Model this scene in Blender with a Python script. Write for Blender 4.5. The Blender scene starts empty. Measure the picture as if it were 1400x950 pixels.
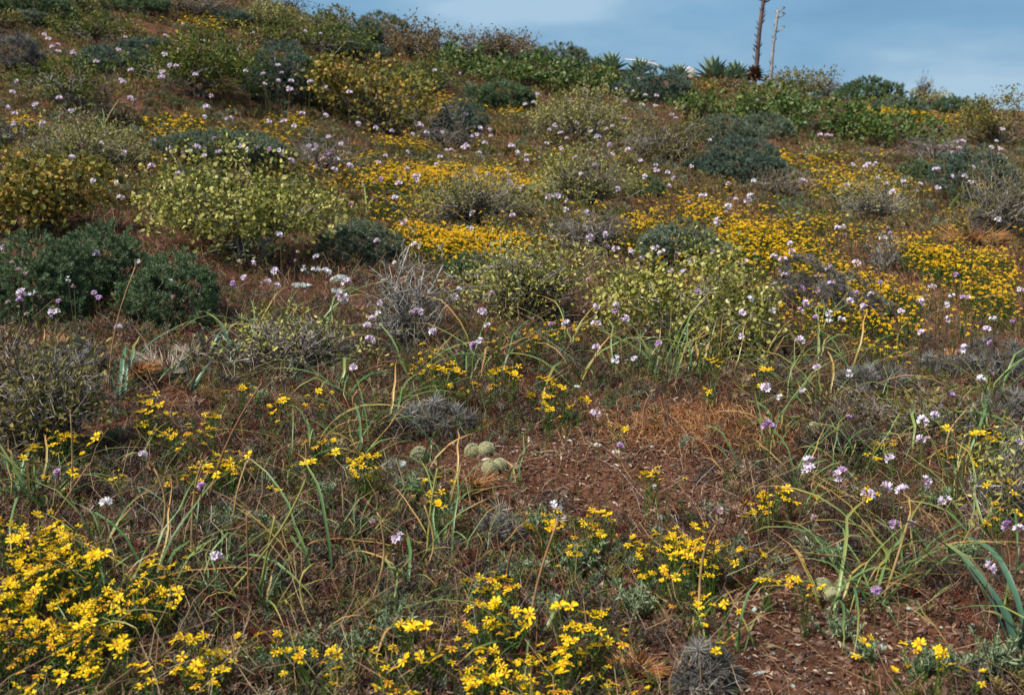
import bpy, math, time
import numpy as np
T0 = time.time()
rng = np.random.default_rng(11)
scene = bpy.context.scene
COL = scene.collection
PI = math.pi

# ------------------------------------------------------------------ terrain
CAM = np.array([0.0, 0.0, 1.2]); FPX = 1556.0; PITCH = math.atan(275 / FPX)
_a = np.array([-.62, -.45, -.30, -.16, -.08, 0, .10, .19, .26, .36, .45, .62])
_t = np.array([.170, .165, .148, .103, .078, .067, .058, .050, .037, .027, .023, .018])
def hash2(ix, iy, s):
    v = np.sin(ix * 127.1 + iy * 311.7 + s * 74.7) * 43758.5453
    return v - np.floor(v)
def vnoise(x, y, s=0):
    ix = np.floor(x); iy = np.floor(y); fx = x - ix; fy = y - iy
    fx = fx * fx * (3 - 2 * fx); fy = fy * fy * (3 - 2 * fy)
    a = hash2(ix, iy, s); b = hash2(ix + 1, iy, s); c = hash2(ix, iy + 1, s); d = hash2(ix + 1, iy + 1, s)
    return (a * (1 - fx) + b * fx) * (1 - fy) + (c * (1 - fx) + d * fx) * fy - .5
def ground(x, y, fine=True):
    x = np.asarray(x, float); y = np.asarray(y, float)
    yp = np.maximum(y, 0)
    a = np.clip(x / np.maximum(yp, 1.5), -.62, .62)
    tn = np.interp(a, _a, _t)
    C = (1.2 + 20 * (tn - .05)) / 344.0
    t = np.maximum(yp - 16, 0); tt = np.minimum(t, 8)
    g = np.where(yp < 16, yp ** 2, 256 + 32 * tt - 2.5 * tt * tt - np.maximum(t - 8, 0) * 8)
    z = .05 * np.clip(y, -30, 30) + C * np.maximum(g, -900)
    if fine:
        m = np.clip((40 - np.hypot(x, y)) / 20, 0, 1)
        z = z + m * (.10 * vnoise(x * .8 + 7, y * .8, 1) + .045 * vnoise(x * 2.7, y * 2.7, 2) + .018 * vnoise(x * 9, y * 9, 3))
    return z
cp, sp = math.cos(PITCH), math.sin(PITCH)
def raydir(u, v):
    u = np.asarray(u, float); v = np.asarray(v, float)
    cx = (u - 700) / FPX; cy = (475 - v) / FPX
    return np.stack([cx, cp + cy * sp, -sp + cy * cp], -1)      # y-component close to 1
def project(p):
    p = np.asarray(p, float); d = p - CAM
    depth = d[..., 1] * cp - d[..., 2] * sp
    up = d[..., 1] * sp + d[..., 2] * cp
    return 700 + FPX * d[..., 0] / depth, 475 - FPX * up / depth, depth
TS = np.geomspace(1.2, 26, 900)
def hit(u, v, h=0.0):
    """points of the pixel rays at which they come down to h above the ground"""
    u = np.atleast_1d(u).astype(float); v = np.atleast_1d(v).astype(float); h = np.broadcast_to(h, u.shape)
    out = np.zeros((len(u), 3)); ok = np.zeros(len(u), bool)
    for k in range(len(u)):
        d = raydir(u[k], v[k]); P = CAM + TS[:, None] * d
        below = P[:, 2] < ground(P[:, 0], P[:, 1]) + h[k]
        if below.any():
            out[k] = P[np.argmax(below)]; ok[k] = True
        else:
            gap = (P[:, 2] - ground(P[:, 0], P[:, 1]) - h[k]) / TS
            gap[TS < 10] = 9
            out[k] = P[np.argmin(gap)]
    return out, ok

# ------------------------------------------------------------------ mesh helpers (templates and bulk copies)
class G:
    def __init__(s, v, loops, sizes, t=None, r=None, mat=None):
        s.v = np.asarray(v, float); s.l = np.asarray(loops, np.int64); s.s = np.asarray(sizes, np.int64)
        n = len(s.v); s.t = np.zeros(n) if t is None else np.asarray(t, float); s.r = np.zeros(n) if r is None else np.asarray(r, float)
        s.m = np.zeros(len(s.s), np.int64) if mat is None else np.asarray(mat, np.int64)
def gfaces(v, faces, t=None):
    return G(v, [i for f in faces for i in f], [len(f) for f in faces], t)
def cat(gs):
    gs = [g for g in gs if g is not None and len(g.v)]
    off = np.cumsum([0] + [len(g.v) for g in gs[:-1]])
    return G(np.concatenate([g.v for g in gs]), np.concatenate([g.l + o for g, o in zip(gs, off)]), np.concatenate([g.s for g in gs]),
             np.concatenate([g.t for g in gs]), np.concatenate([g.r for g in gs]), np.concatenate([g.m for g in gs]))
def inst(g, M, P, r=None, keep_r=False):
    N = len(P); V = len(g.v)
    if N == 0: return None
    v = np.einsum('nij,vj->nvi', M, g.v) + P[:, None, :]
    l = (g.l[None, :] + (np.arange(N) * V)[:, None]).ravel()
    rr = np.tile(g.r, N) if (keep_r or r is None) else np.repeat(r, V)
    return G(v.reshape(-1, 3), l, np.tile(g.s, N), np.tile(g.t, N), rr, np.tile(g.m, N))
def unit(a): return a / np.maximum(np.linalg.norm(a, axis=-1, keepdims=True), 1e-9)
def basis(yax, size, roll=None, n=None):
    """rotation*scale matrices whose local +Y is yax, with a random roll"""
    yax = unit(yax); N = len(yax)
    ref = unit(rng.normal(size=(N, 3))) if n is None else n
    x = unit(np.cross(yax, ref)); z = np.cross(x, yax)
    size = np.broadcast_to(np.asarray(size, float), (N,)) if np.ndim(size) < 2 else size
    M = np.stack([x, yax, z], -1)
    return M * (size[:, None, None] if size.ndim == 1 else size[:, None, :])
def zbasis(zax, size, spin=None):
    zax = unit(zax); N = len(zax)
    ref = np.tile([0.31, .95, 0.05], (N, 1)); x = unit(np.cross(ref, zax)); y = np.cross(zax, x)
    s = rng.uniform(0, 2 * PI, N) if spin is None else spin
    x2 = x * np.cos(s)[:, None] + y * np.sin(s)[:, None]; y2 = -x * np.sin(s)[:, None] + y * np.cos(s)[:, None]
    return np.stack([x2, y2, zax], -1) * np.broadcast_to(size, (N,))[:, None, None]
def tubes(paths, radii, sides=4, r=None, caps=False):
    N, K, _ = paths.shape; radii = np.broadcast_to(radii, (N, K))
    tan = unit(np.gradient(paths, axis=1)); ref = np.array([.83, .29, .47])
    a = unit(np.cross(tan, ref)); b = np.cross(tan, a)
    th = np.arange(sides) * 2 * PI / sides
    v = paths[:, :, None] + radii[:, :, None, None] * (np.cos(th)[None, None, :, None] * a[:, :, None] + np.sin(th)[None, None, :, None] * b[:, :, None])
    fs = []
    for k in range(K - 1):
        for s in range(sides):
            s2 = (s + 1) % sides; fs.append((k * sides + s, k * sides + s2, (k + 1) * sides + s2, (k + 1) * sides + s))
    if caps: fs.append(tuple(range(sides))[::-1]); fs.append(tuple((K - 1) * sides + s for s in range(sides)))
    base = np.array([i for f in fs for i in f]); V = K * sides
    l = (base[None] + (np.arange(N) * V)[:, None]).ravel()
    t = np.tile(np.repeat(np.linspace(0, 1, K), sides), N)
    rr = np.repeat(rng.random(N) if r is None else r, V)
    return G(v.reshape(-1, 3), l, np.tile([len(f) for f in fs], N), t, rr)
def mesh(g, name, mats, smooth=False):
    me = bpy.data.meshes.new(name)
    me.vertices.add(len(g.v)); me.vertices.foreach_set('co', g.v.astype(np.float32).ravel())
    me.loops.add(len(g.l)); me.loops.foreach_set('vertex_index', g.l.astype(np.int32))
    me.polygons.add(len(g.s)); st = np.concatenate([[0], np.cumsum(g.s)[:-1]]).astype(np.int32)
    me.polygons.foreach_set('loop_start', st)
    me.polygons.foreach_set('material_index', g.m.astype(np.int32))
    me.polygons.foreach_set('use_smooth', np.full(len(g.s), smooth))
    for nm, arr in (('t', g.t), ('r', g.r)):
        at = me.attributes.new(nm, 'FLOAT', 'POINT'); at.data.foreach_set('value', arr.astype(np.float32))
    for m in (mats if isinstance(mats, (list, tuple)) else [mats]): me.materials.append(m)
    me.update(calc_edges=True)
    return me
def obj(name, g, mats, parent=None, loc=(0, 0, 0), smooth=False):
    me = g if isinstance(g, bpy.types.Mesh) else mesh(g, name, mats, smooth)
    o = bpy.data.objects.new(name, me); COL.objects.link(o); o.location = loc
    if parent is not None: o.parent = parent
    return o
def thing(name, loc, label=None, cat_=None, group=None):
    o = bpy.data.objects.new(name, None); COL.objects.link(o); o.location = [float(c) for c in loc]; o.empty_display_size = .05
    tag(o, label, cat_, group); return o
def tag(o, label=None, cat_=None, group=None, kind=None):
    if label: o['label'] = label
    if cat_: o['category'] = cat_
    if group: o['group'] = group
    if kind: o['kind'] = kind
    return o
def copy_tree(root, loc, rotz, scale):
    r = root.copy(); COL.objects.link(r); r.location = [float(c) for c in loc]; r.rotation_euler = (0, 0, rotz); r.scale = (scale,) * 3
    for ch in root.children:
        c = ch.copy(); COL.objects.link(c); c.parent = r
        for g in ch.children:
            d = g.copy(); COL.objects.link(d); d.parent = c
    return r

# ------------------------------------------------------------------ materials
def nodes(m):
    m.use_nodes = True; nt = m.node_tree; nt.nodes.clear(); return nt, nt.nodes, nt.links
def ramp(N, cols, pos=None):
    r = N.new('ShaderNodeValToRGB'); e = r.color_ramp.elements
    pos = np.linspace(0, 1, len(cols)) if pos is None else pos
    while len(e) < len(cols): e.new(.5)
    for k, (c, p) in enumerate(zip(cols, pos)): e[k].position = float(p); e[k].color = (*c, 1)
    return r
def veg(name, cols, pos=None, tcols=None, tpos=None, tmix=1.0, trans=.25, rough=.6, spec=.25, nscale=0, namt=.0):
    """leaf/stem material: own colour varies from leaf to leaf (r) and along the leaf (t)"""
    m = bpy.data.materials.new(name); nt, N, L = nodes(m)
    ar = N.new('ShaderNodeAttribute'); ar.attribute_name = 'r'
    rp = ramp(N, cols, pos); L.new(ar.outputs['Fac'], rp.inputs[0]); col = rp.outputs[0]
    if tcols is not None:
        at = N.new('ShaderNodeAttribute'); at.attribute_name = 't'
        rt = ramp(N, [c[:3] for c in tcols], tpos); L.new(at.outputs['Fac'], rt.inputs[0])
        mx = N.new('ShaderNodeMix'); mx.data_type = 'RGBA'; L.new(col, mx.inputs[6]); L.new(rt.outputs[0], mx.inputs[7])
        if isinstance(tmix, (list, tuple)):
            rm = ramp(N, [(x, x, x) for x in tmix], tpos); L.new(at.outputs['Fac'], rm.inputs[0]); L.new(rm.outputs[0], mx.inputs[0])
        else: mx.inputs[0].default_value = tmix
        col = mx.outputs[2]
    if nscale:
        tc = N.new('ShaderNodeTexCoord'); no = N.new('ShaderNodeTexNoise'); no.inputs['Scale'].default_value = nscale; no.inputs['Detail'].default_value = 4
        L.new(tc.outputs['Object'], no.inputs['Vector'])
        hv = N.new('ShaderNodeHueSaturation'); mr = N.new('ShaderNodeMapRange'); mr.inputs[1].default_value = .3; mr.inputs[2].default_value = .7
        mr.inputs[3].default_value = 1 - namt; mr.inputs[4].default_value = 1 + namt
        L.new(no.outputs[0], mr.inputs[0]); L.new(mr.outputs[0], hv.inputs['Value']); L.new(col, hv.inputs['Color']); col = hv.outputs[0]
    b = N.new('ShaderNodeBsdfPrincipled'); b.inputs['Roughness'].default_value = rough; b.inputs['Specular IOR Level'].default_value = spec
    L.new(col, b.inputs['Base Color']); out = N.new('ShaderNodeOutputMaterial')
    if trans > 0:
        tr = N.new('ShaderNodeBsdfTranslucent'); L.new(col, tr.inputs[0]); ms = N.new('ShaderNodeMixShader'); ms.inputs[0].default_value = trans
        L.new(b.outputs[0], ms.inputs[1]); L.new(tr.outputs[0], ms.inputs[2]); L.new(ms.outputs[0], out.inputs[0])
    else: L.new(b.outputs[0], out.inputs[0])
    return m
Gn = (.055, .095, .02); 
M = {}
M['yellowgreen'] = veg('leaf_yellow_green', [(.05, .075, .015), (.13, .15, .03), (.30, .28, .06), (.50, .45, .13), (.62, .58, .26)], [0, .3, .55, .8, 1])
M['midgreen'] = veg('leaf_mid_green', [(.03, .055, .010), (.075, .11, .018), (.17, .17, .03), (.38, .30, .06)], [0, .45, .75, 1])
M['orange'] = veg('leaf_orange', [(.04, .065, .012), (.12, .13, .022), (.30, .22, .04), (.50, .27, .07)], [0, .3, .7, 1])
M['olive'] = veg('leaf_olive', [(.05, .065, .016), (.12, .12, .03), (.23, .18, .05), (.36, .27, .09)], [0, .4, .7, 1])
M['brownolive'] = veg('leaf_brown_olive', [(.07, .05, .025), (.15, .105, .045), (.26, .18, .08)], [0, .5, 1])
M['paleolive'] = veg('leaf_pale_olive', [(.12, .13, .04), (.26, .24, .08), (.40, .36, .15)], [0, .5, 1])
M['broad'] = veg('leaf_broad_green', [(.035, .075, .014), (.06, .11, .02), (.12, .17, .035), (.24, .25, .06)], [0, .4, .75, 1], trans=.3, spec=.4, rough=.45)
M['sage'] = veg('leaf_sage_dark', [(.05, .085, .038), (.095, .145, .066), (.17, .23, .12)], [0, .6, 1])
M['teal'] = veg('leaf_teal', [(.055, .085, .062), (.095, .14, .10), (.18, .23, .17)], [0, .6, 1])
M['greygreen'] = veg('leaf_grey_green', [(.08, .105, .06), (.14, .175, .11), (.24, .27, .19)], [0, .6, 1])
M['silver'] = veg('leaf_silver', [(.14, .20, .10), (.24, .31, .17), (.38, .45, .29)], [0, .5, 1], spec=.15)
M['fleshy'] = veg('leaf_agave', [(.06, .10, .06), (.12, .17, .11), (.24, .28, .20)], [0, .5, 1], trans=.05, spec=.3, nscale=30, namt=.2)
M['bark'] = veg('bark_grey', [(.06, .048, .038), (.14, .12, .10), (.30, .27, .24)], [0, .5, 1], trans=0, nscale=60, namt=.5)
M['palebark'] = veg('bark_pale', [(.13, .11, .09), (.24, .22, .19), (.42, .40, .36)], [0, .5, 1], trans=0, nscale=70, namt=.5)
M['darktwig'] = veg('twig_dark', [(.035, .025, .02), (.07, .05, .038), (.13, .10, .08)], [0, .6, 1], trans=0)
M['ash'] = veg('lichen_ash_grey', [(.05, .04, .033), (.13, .12, .105), (.34, .33, .31)], [0, .5, 1], trans=.1, spec=.1)
M['dry'] = veg('dry_straw', [(.14, .06, .03), (.26, .14, .06), (.34, .22, .11), (.42, .32, .19)], [0, .4, .7, 1])
M['stalk'] = veg('dry_stalk', [(.22, .10, .05), (.33, .19, .09), (.24, .22, .06)], [0, .6, 1], trans=.05, nscale=40, namt=.3)
M['strap'] = veg('leaf_strap', [(.05, .12, .035), (.085, .17, .05), (.13, .21, .06), (.20, .25, .07)], [0, .4, .75, 1],
                 tcols=[(.10, .17, .05), (.12, .18, .04), (.33, .27, .05), (.42, .24, .07), (.33, .17, .08)], tpos=[0, .5, .72, .88, 1], tmix=[.0, .05, .6, .95, 1], trans=.2, rough=.4, spec=.4)
M['strapblue'] = veg('leaf_strap_bluish', [(.04, .10, .06), (.07, .15, .09), (.10, .19, .11)], [0, .5, 1],
                 tcols=[(.10, .17, .05), (.12, .18, .04), (.4, .3, .08)], tpos=[0, .85, 1], tmix=[0, .05, 1], trans=.15, rough=.4, spec=.4)
M['ray'] = veg('petal_yellow', [(.64, .40, .004), (.80, .54, .006), (.86, .63, .012)], [0, .4, 1], trans=.3, rough=.55, spec=.2)
M['rayold'] = veg('petal_golden', [(.55, .24, .006), (.70, .36, .006), (.76, .46, .01)], [0, .5, 1], trans=.25)
M['farray'] = veg('petal_yellow_gold', [(.58, .30, .004), (.72, .42, .005), (.82, .55, .01)], [0, .4, 1], trans=.3, rough=.55, spec=.2)
M['disc'] = veg('flower_disc', [(.38, .15, .003), (.55, .26, .004)], [0, 1], trans=0)
M['herb'] = veg('herb_stem', [(.035, .075, .014), (.065, .12, .02), (.12, .16, .03)], [0, .5, 1])
M['lilac'] = veg('petal_lilac', [(.70, .56, .70), (.78, .66, .78), (.86, .80, .84)], [0, .5, 1], tcols=[(.25, .08, .18), (.52, .30, .50), (.80, .68, .80), (.88, .84, .88)], tpos=[0, .35, .7, 1], tmix=.7, trans=.3)
M['violet'] = veg('petal_violet', [(.42, .20, .40), (.52, .29, .52), (.62, .42, .62)], [0, .5, 1], tcols=[(.18, .04, .12), (.42, .22, .45), (.62, .46, .68)], tpos=[0, .5, 1], tmix=.6, trans=.3)
M['white'] = veg('petal_white', [(.78, .75, .78), (.84, .82, .84)], [0, 1], tcols=[(.45, .30, .45), (.78, .74, .78), (.86, .85, .87)], tpos=[0, .4, 1], tmix=.6, trans=.3)
M['pink'] = veg('petal_faded_pink', [(.42, .22, .24), (.55, .36, .36), (.66, .50, .48)], [0, .5, 1], tcols=[(.25, .10, .12), (.50, .32, .34), (.66, .52, .52)], tpos=[0, .5, 1], tmix=.5, trans=.3)
M['scape'] = veg('flower_stalk', [(.06, .035, .02), (.10, .06, .03), (.09, .11, .03)], [0, .6, 1], trans=.05)
M['cactus'] = veg('cactus_skin', [(.20, .20, .10), (.30, .28, .15)], [0, 1], trans=0, nscale=120, namt=.3)
M['cactusspine'] = veg('cactus_spine_cream', [(.48, .44, .24), (.66, .62, .38), (.78, .75, .55)], [0, .5, 1], trans=.1)
M['greencactus'] = veg('cactus_skin_green', [(.07, .12, .05), (.14, .20, .09)], [0, 1], trans=0, nscale=90, namt=.3)
M['orangespine'] = veg('cactus_spine_orange', [(.20, .07, .025), (.34, .14, .045), (.44, .24, .08)], [0, .5, 1], trans=.05, spec=.4)
M['palespine'] = veg('cactus_spine_grey', [(.16, .11, .08), (.30, .24, .18), (.44, .38, .30)], [0, .5, 1], trans=.05)
M['redmoss'] = veg('red_ground_herb', [(.07, .018, .012), (.13, .035, .022), (.18, .07, .035)], [0, .5, 1])
M['litter'] = veg('plant_litter', [(.06, .028, .02), (.13, .065, .042), (.24, .13, .08), (.36, .25, .17), (.44, .39, .33)], [0, .4, .7, .9, 1], trans=.05)
M['orangegrass'] = veg('orange_dry_grass', [(.24, .085, .028), (.36, .16, .06), (.48, .28, .13)], [0, .5, 1])
M['agaveflesh'] = veg('agave_leaf_pale', [(.10, .16, .09), (.17, .24, .14), (.28, .33, .22)], [0, .5, 1], trans=.05, spec=.3)
M['deadagave'] = veg('dead_agave_leaf', [(.05, .02, .015), (.10, .045, .03), (.15, .08, .055)], [0, .5, 1], trans=0)
M['agavestalk'] = veg('agave_stalk_bark', [(.075, .05, .04), (.12, .08, .065)], [0, 1], trans=0, nscale=14, namt=.5)
M['palestalk'] = veg('agave_stalk_weathered', [(.20, .19, .18), (.28, .27, .26)], [0, 1], trans=0, nscale=14, namt=.35)
M['deadwood'] = veg('bleached_wood', [(.42, .39, .37), (.56, .52, .50)], [0, 1], trans=0, nscale=20, namt=.3)

def rockmat(name, c1, c2, c3, scale=18):
    m = bpy.data.materials.new(name); nt, N, L = nodes(m)
    tc = N.new('ShaderNodeTexCoord'); n1 = N.new('ShaderNodeTexNoise'); n1.inputs['Scale'].default_value = scale; n1.inputs['Detail'].default_value = 8; n1.inputs['Roughness'].default_value = .7
    L.new(tc.outputs['Object'], n1.inputs['Vector']); r = ramp(N, [c1, c2, c3], [.35, .52, .66]); L.new(n1.outputs[0], r.inputs[0])
    b = N.new('ShaderNodeBsdfPrincipled'); b.inputs['Roughness'].default_value = .9; L.new(r.outputs[0], b.inputs['Base Color'])
    bu = N.new('ShaderNodeBump'); bu.inputs['Strength'].default_value = .5; bu.inputs['Distance'].default_value = .01; L.new(n1.outputs[0], bu.inputs['Height']); L.new(bu.outputs[0], b.inputs['Normal'])
    out = N.new('ShaderNodeOutputMaterial'); L.new(b.outputs[0], out.inputs[0]); return m
M['rock'] = rockmat('lichened_stone', (.10, .09, .08), (.30, .34, .33), (.48, .54, .52), 40)
M['brownrock'] = rockmat('brown_stone', (.06, .03, .022), (.14, .075, .05), (.24, .15, .11), 40)
def soilmat():
    m = bpy.data.materials.new('red_soil'); nt, N, L = nodes(m)
    tc = N.new('ShaderNodeTexCoord')
    def noise(s, d=6, r=.6):
        n = N.new('ShaderNodeTexNoise'); n.inputs['Scale'].default_value = s; n.inputs['Detail'].default_value = d; n.inputs['Roughness'].default_value = r
        L.new(tc.outputs['Object'], n.inputs['Vector']); return n
    big = noise(.9, 5); mid = noise(9, 6, .7); fin = noise(70, 6, .75)
    vo = N.new('ShaderNodeTexVoronoi'); vo.inputs['Scale'].default_value = 55; L.new(tc.outputs['Object'], vo.inputs['Vector'])
    r1 = ramp(N, [(.06, .028, .018), (.13, .058, .033), (.19, .092, .052), (.28, .16, .10)], [.3, .48, .6, .75]); L.new(mid.outputs[0], r1.inputs[0])
    r2 = ramp(N, [(.03, .016, .012), (.13, .055, .03), (.15, .08, .05)], [.35, .55, .7]); L.new(big.outputs[0], r2.inputs[0])
    mx = N.new('ShaderNodeMix'); mx.data_type = 'RGBA'; mx.inputs[0].default_value = .45; L.new(r1.outputs[0], mx.inputs[6]); L.new(r2.outputs[0], mx.inputs[7])
    r3 = ramp(N, [(.35, .35, .35), (1, 1, 1), (1.5, 1.4, 1.3)], [.3, .55, .75]); L.new(fin.outputs[0], r3.inputs[0])
    m2 = N.new('ShaderNodeMix'); m2.data_type = 'RGBA'; m2.blend_type = 'MULTIPLY'; m2.inputs[0].default_value = .8; L.new(mx.outputs[2], m2.inputs[6]); L.new(r3.outputs[0], m2.inputs[7])
    b = N.new('ShaderNodeBsdfPrincipled'); b.inputs['Roughness'].default_value = .95; b.inputs['Specular IOR Level'].default_value = .1; L.new(m2.outputs[2], b.inputs['Base Color'])
    ad = N.new('ShaderNodeMath'); ad.operation = 'ADD'; L.new(fin.outputs[0], ad.inputs[0]); L.new(vo.outputs[0], ad.inputs[1])
    bu = N.new('ShaderNodeBump'); bu.inputs['Strength'].default_value = .9; bu.inputs['Distance'].default_value = .012; L.new(ad.outputs[0], bu.inputs['Height']); L.new(bu.outputs[0], b.inputs['Normal'])
    out = N.new('ShaderNodeOutputMaterial'); L.new(b.outputs[0], out.inputs[0]); return m
M['soil'] = soilmat()

# ------------------------------------------------------------------ ground sheet
def build_ground():
    rr = np.concatenate([np.linspace(0.2, 1.2, 8)[:-1], np.geomspace(1.2, 30, 420), np.geomspace(32, 6000, 30)])
    th = np.concatenate([np.linspace(-PI, -.75, 40)[:-1], np.linspace(-.75, .75, 420), np.linspace(.75, PI, 40)[1:]])
    R, TH = np.meshgrid(rr, th, indexing='ij'); X = R * np.sin(TH); Y = R * np.cos(TH); Z = ground(X, Y)
    far = np.clip((R - 60) / 300, 0, 1); Z = Z * (1 - far) + (-12) * far
    Z = np.where(R > 28, np.maximum(Z, -12), Z)
    nr, nt = R.shape; v = np.stack([X, Y, Z], -1).reshape(-1, 3)
    idx = np.arange(nr * nt).reshape(nr, nt)
    q = np.stack([idx[:-1, :-1], idx[:-1, 1:], idx[1:, 1:], idx[1:, :-1]], -1).reshape(-1, 4)
    # close the little disc under the camera
    v = np.concatenate([v, [[0, 0, float(ground(0, 0))]]]); c = len(v) - 1
    tri = np.stack([np.full(nt - 1, c), idx[0, 1:], idx[0, :-1]], -1)[:, ::-1]
    g = G(v, np.concatenate([q[:, ::-1].ravel(), tri.ravel()]), np.concatenate([np.full(len(q), 4), np.full(len(tri), 3)]))
    o = obj('ground', g, M['soil'], smooth=True); tag(o, kind='structure')
build_ground()

# ------------------------------------------------------------------ leaf templates (local +Y along the leaf, unit long)
def leaf_t(w=.5, fold=.12, bend=.1):
    return gfaces([(0, 0, 0), (-w * .42, .28, fold), (-w * .45, .66, fold * .8 - bend * .4), (0, 1, -bend), (w * .45, .66, fold * .8 - bend * .4), (w * .42, .28, fold)],
                  [(0, 3, 2, 1), (0, 5, 4, 3)], [0, .3, .7, 1, .7, .3])
def round_leaf_t():
    a = np.linspace(0, 2 * PI, 7)[:-1]; v = [(0, .5, -.08)] + [(.5 * math.sin(x), .5 - .5 * math.cos(x), .06 * math.cos(2 * x)) for x in a]
    return gfaces(v, [(0, 1, 2, 3), (0, 3, 4, 5), (0, 5, 6, 1)], [.5] * 7)
def needle_sprig(n=22, wid=.09, spread=.55):
    gs = []; d = []; p = []
    for k in range(n):
        h = k / n; a = k * 2.4; s = .35 + .3 * (1 - h)
        dirv = np.array([math.cos(a) * spread, math.sin(a) * spread, .65]); d.append(dirv * s); p.append((0, 0, h * .75))
    d = np.array(d); p = np.array(p); t = gfaces([(-wid, 0, 0), (wid, 0, 0), (wid * .5, 1, 0), (-wid * .5, 1, 0)], [(0, 1, 2, 3)], [0, 0, 1, 1])
    s = np.linalg.norm(d, axis=1); g = inst(t, basis(d, np.stack([np.ones(n) * .55, s, s], -1)), p); g.r[:] = .5
    return g
LEAF = leaf_t(); ROUND = round_leaf_t(); LANCE = leaf_t(.26, .05, .2); SPRIG = [needle_sprig(), needle_sprig(16, .10, .7)]

# ------------------------------------------------------------------ shrubs
def lumps(W, D, H, k):
    a = rng.uniform(0, 2 * PI, k); q = np.sqrt(rng.uniform(0, 1, k)) * .62
    c = np.stack([np.cos(a) * q * W / 2, np.sin(a) * q * D / 2, rng.uniform(.12, .62, k) * H * (1 - .15 * q)], -1)
    r = rng.uniform(.28, .42, k)[:, None] * np.array([W, D, H * 1.15])[None] * .62
    c = np.concatenate([c, [[0, 0, H * .58]]]); r = np.concatenate([r, [[W * .3, D * .3, H * .40]]])
    over = (c[:, 2] + r[:, 2]) / H; c[:, 2] -= np.maximum(over - 1, 0) * H
    return c, r
def shell(W, D, H, k, n, inner=.55):
    c, r = lumps(W, D, H, k); P = []; Nn = []
    while sum(len(p) for p in P) < n:
        j = rng.integers(0, len(c), n * 2); d = unit(rng.normal(size=(n * 2, 3))); rho = 1 - (1 - inner) * rng.random(n * 2) ** 1.6 + rng.normal(0, .05, n * 2)
        p = c[j] + d * r[j] * rho[:, None]
        q = np.linalg.norm((p[:, None] - c[None]) / r[None], axis=-1).min(1)
        ok = (q > inner * .95) & (p[:, 2] > .01 * H)
        P.append(p[ok]); Nn.append(d[ok])
    P = np.concatenate(P)[:n]; Nn = np.concatenate(Nn)[:n]
    for ax, e in ((0, W), (1, D)):      # fit the clumps to the wanted outline
        lo, hi = np.percentile(P[:, ax], [1.5, 98.5]); P[:, ax] = (P[:, ax] - (lo + hi) / 2) * e / (hi - lo)
    P[:, 2] *= H / np.percentile(P[:, 2], 97)
    return P, Nn
def branches(W, D, H, ends, rad, n1=9, sides=4, wig=.1):
    a = rng.uniform(0, 2 * PI, n1); q = rng.uniform(.25, .8, n1)
    tip = np.stack([np.cos(a) * q * W / 2 * .75, np.sin(a) * q * D / 2 * .75, H * rng.uniform(.45, .85, n1) * (1 - .35 * q)], -1)
    K = 6; tt = np.linspace(0, 1, K)
    b0 = np.stack([rng.normal(0, .035 * W, n1), rng.normal(0, .035 * D, n1), np.full(n1, -.03)], -1)
    pr = b0[:, None] + (tip - b0)[:, None] * tt[None, :, None]
    pr[:, :, 2] = b0[:, 2:3] + (tip - b0)[:, 2:3] * (tt ** .8)[None]
    pr[:, 1:] += rng.normal(0, wig * .3, (n1, K - 1, 3)) * np.array([W, D, H]) * .25
    g = [tubes(pr, rad * np.linspace(1, .45, K)[None] * rng.uniform(.7, 1.2, n1)[:, None], 5)]
    n = len(ends); near = np.argmin(np.linalg.norm(ends[:, None] - tip[None], axis=-1), 1); k0 = rng.integers(1, K - 1, n)
    st = pr[near, k0]; K2 = 5; t2 = np.linspace(0, 1, K2); s = st[:, None] + (ends - st)[:, None] * t2[None, :, None]
    L_ = np.linalg.norm(ends - st, axis=-1); s[:, 1:-1] += rng.normal(0, 1, (n, K2 - 2, 3)) * L_[:, None, None] * wig
    g.append(tubes(s, rad * .42 * np.linspace(1, .35, K2)[None] * np.ones((n, 1)), 3))
    return cat(g)
def leafy(W, D, H, leaf, size, ncl, per, twigrad, spreadf=.035, outward=.4, k=9, inner=.45, twign=110):
    C_, Nn = shell(W, D, H, k, ncl, inner)
    cid = np.repeat(np.arange(ncl), per); n = len(cid)
    sp_ = spreadf * rng.uniform(.6, 1.5, ncl)[cid]
    P = C_[cid] + rng.normal(0, 1, (n, 3)) * sp_[:, None]
    dcen = np.hypot(P[:, 0] / W * 2, P[:, 1] / D * 2) ; kp = ~((P[:, 2] < .30 * H) & (dcen < .85) & (rng.random(n) < .8)); P = P[kp]; cid = cid[kp]; n = len(P)      # few leaves low down: the limbs show there
    d = rng.normal(0, 1, (n, 3)) + Nn[cid] * outward * 2 + np.array([0, 0, .35])
    r = np.clip(rng.random(ncl)[cid] * .45 + rng.random(n) * .62 - .03, 0, 1)
    fol = inst(leaf, basis(d, size * rng.uniform(.55, 1.3, n)), P, r)
    sel = rng.permutation(ncl)[:min(ncl, twign)]
    return fol, branches(W, D, H, C_[sel], twigrad)
def fuzzy(W, D, H, size, n, twigrad=.006, k=14, inner=.75):
    P, Nn = shell(W, D, H, k, n, inner); d = Nn + np.array([0, 0, .75]) + rng.normal(0, .35, (n, 3))
    cl = vnoise(P[:, 0] * 9 / max(W, .1) + 3, P[:, 1] * 9 / max(W, .1) + P[:, 2] * 7, int(rng.integers(0, 99))) + .5
    r = np.clip(cl * .5 + rng.random(n) * .55, 0, 1)
    half = rng.random(n) < .5; sz = size * rng.uniform(.6, 1.35, n)
    fol = cat([inst(SPRIG[0], zbasis(d[half], sz[half]), P[half], r[half]), inst(SPRIG[1], zbasis(d[~half], sz[~half]), P[~half], r[~half])])
    return fol, branches(W, D, H, P[rng.permutation(n)[:50]] * .92, twigrad)
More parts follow.
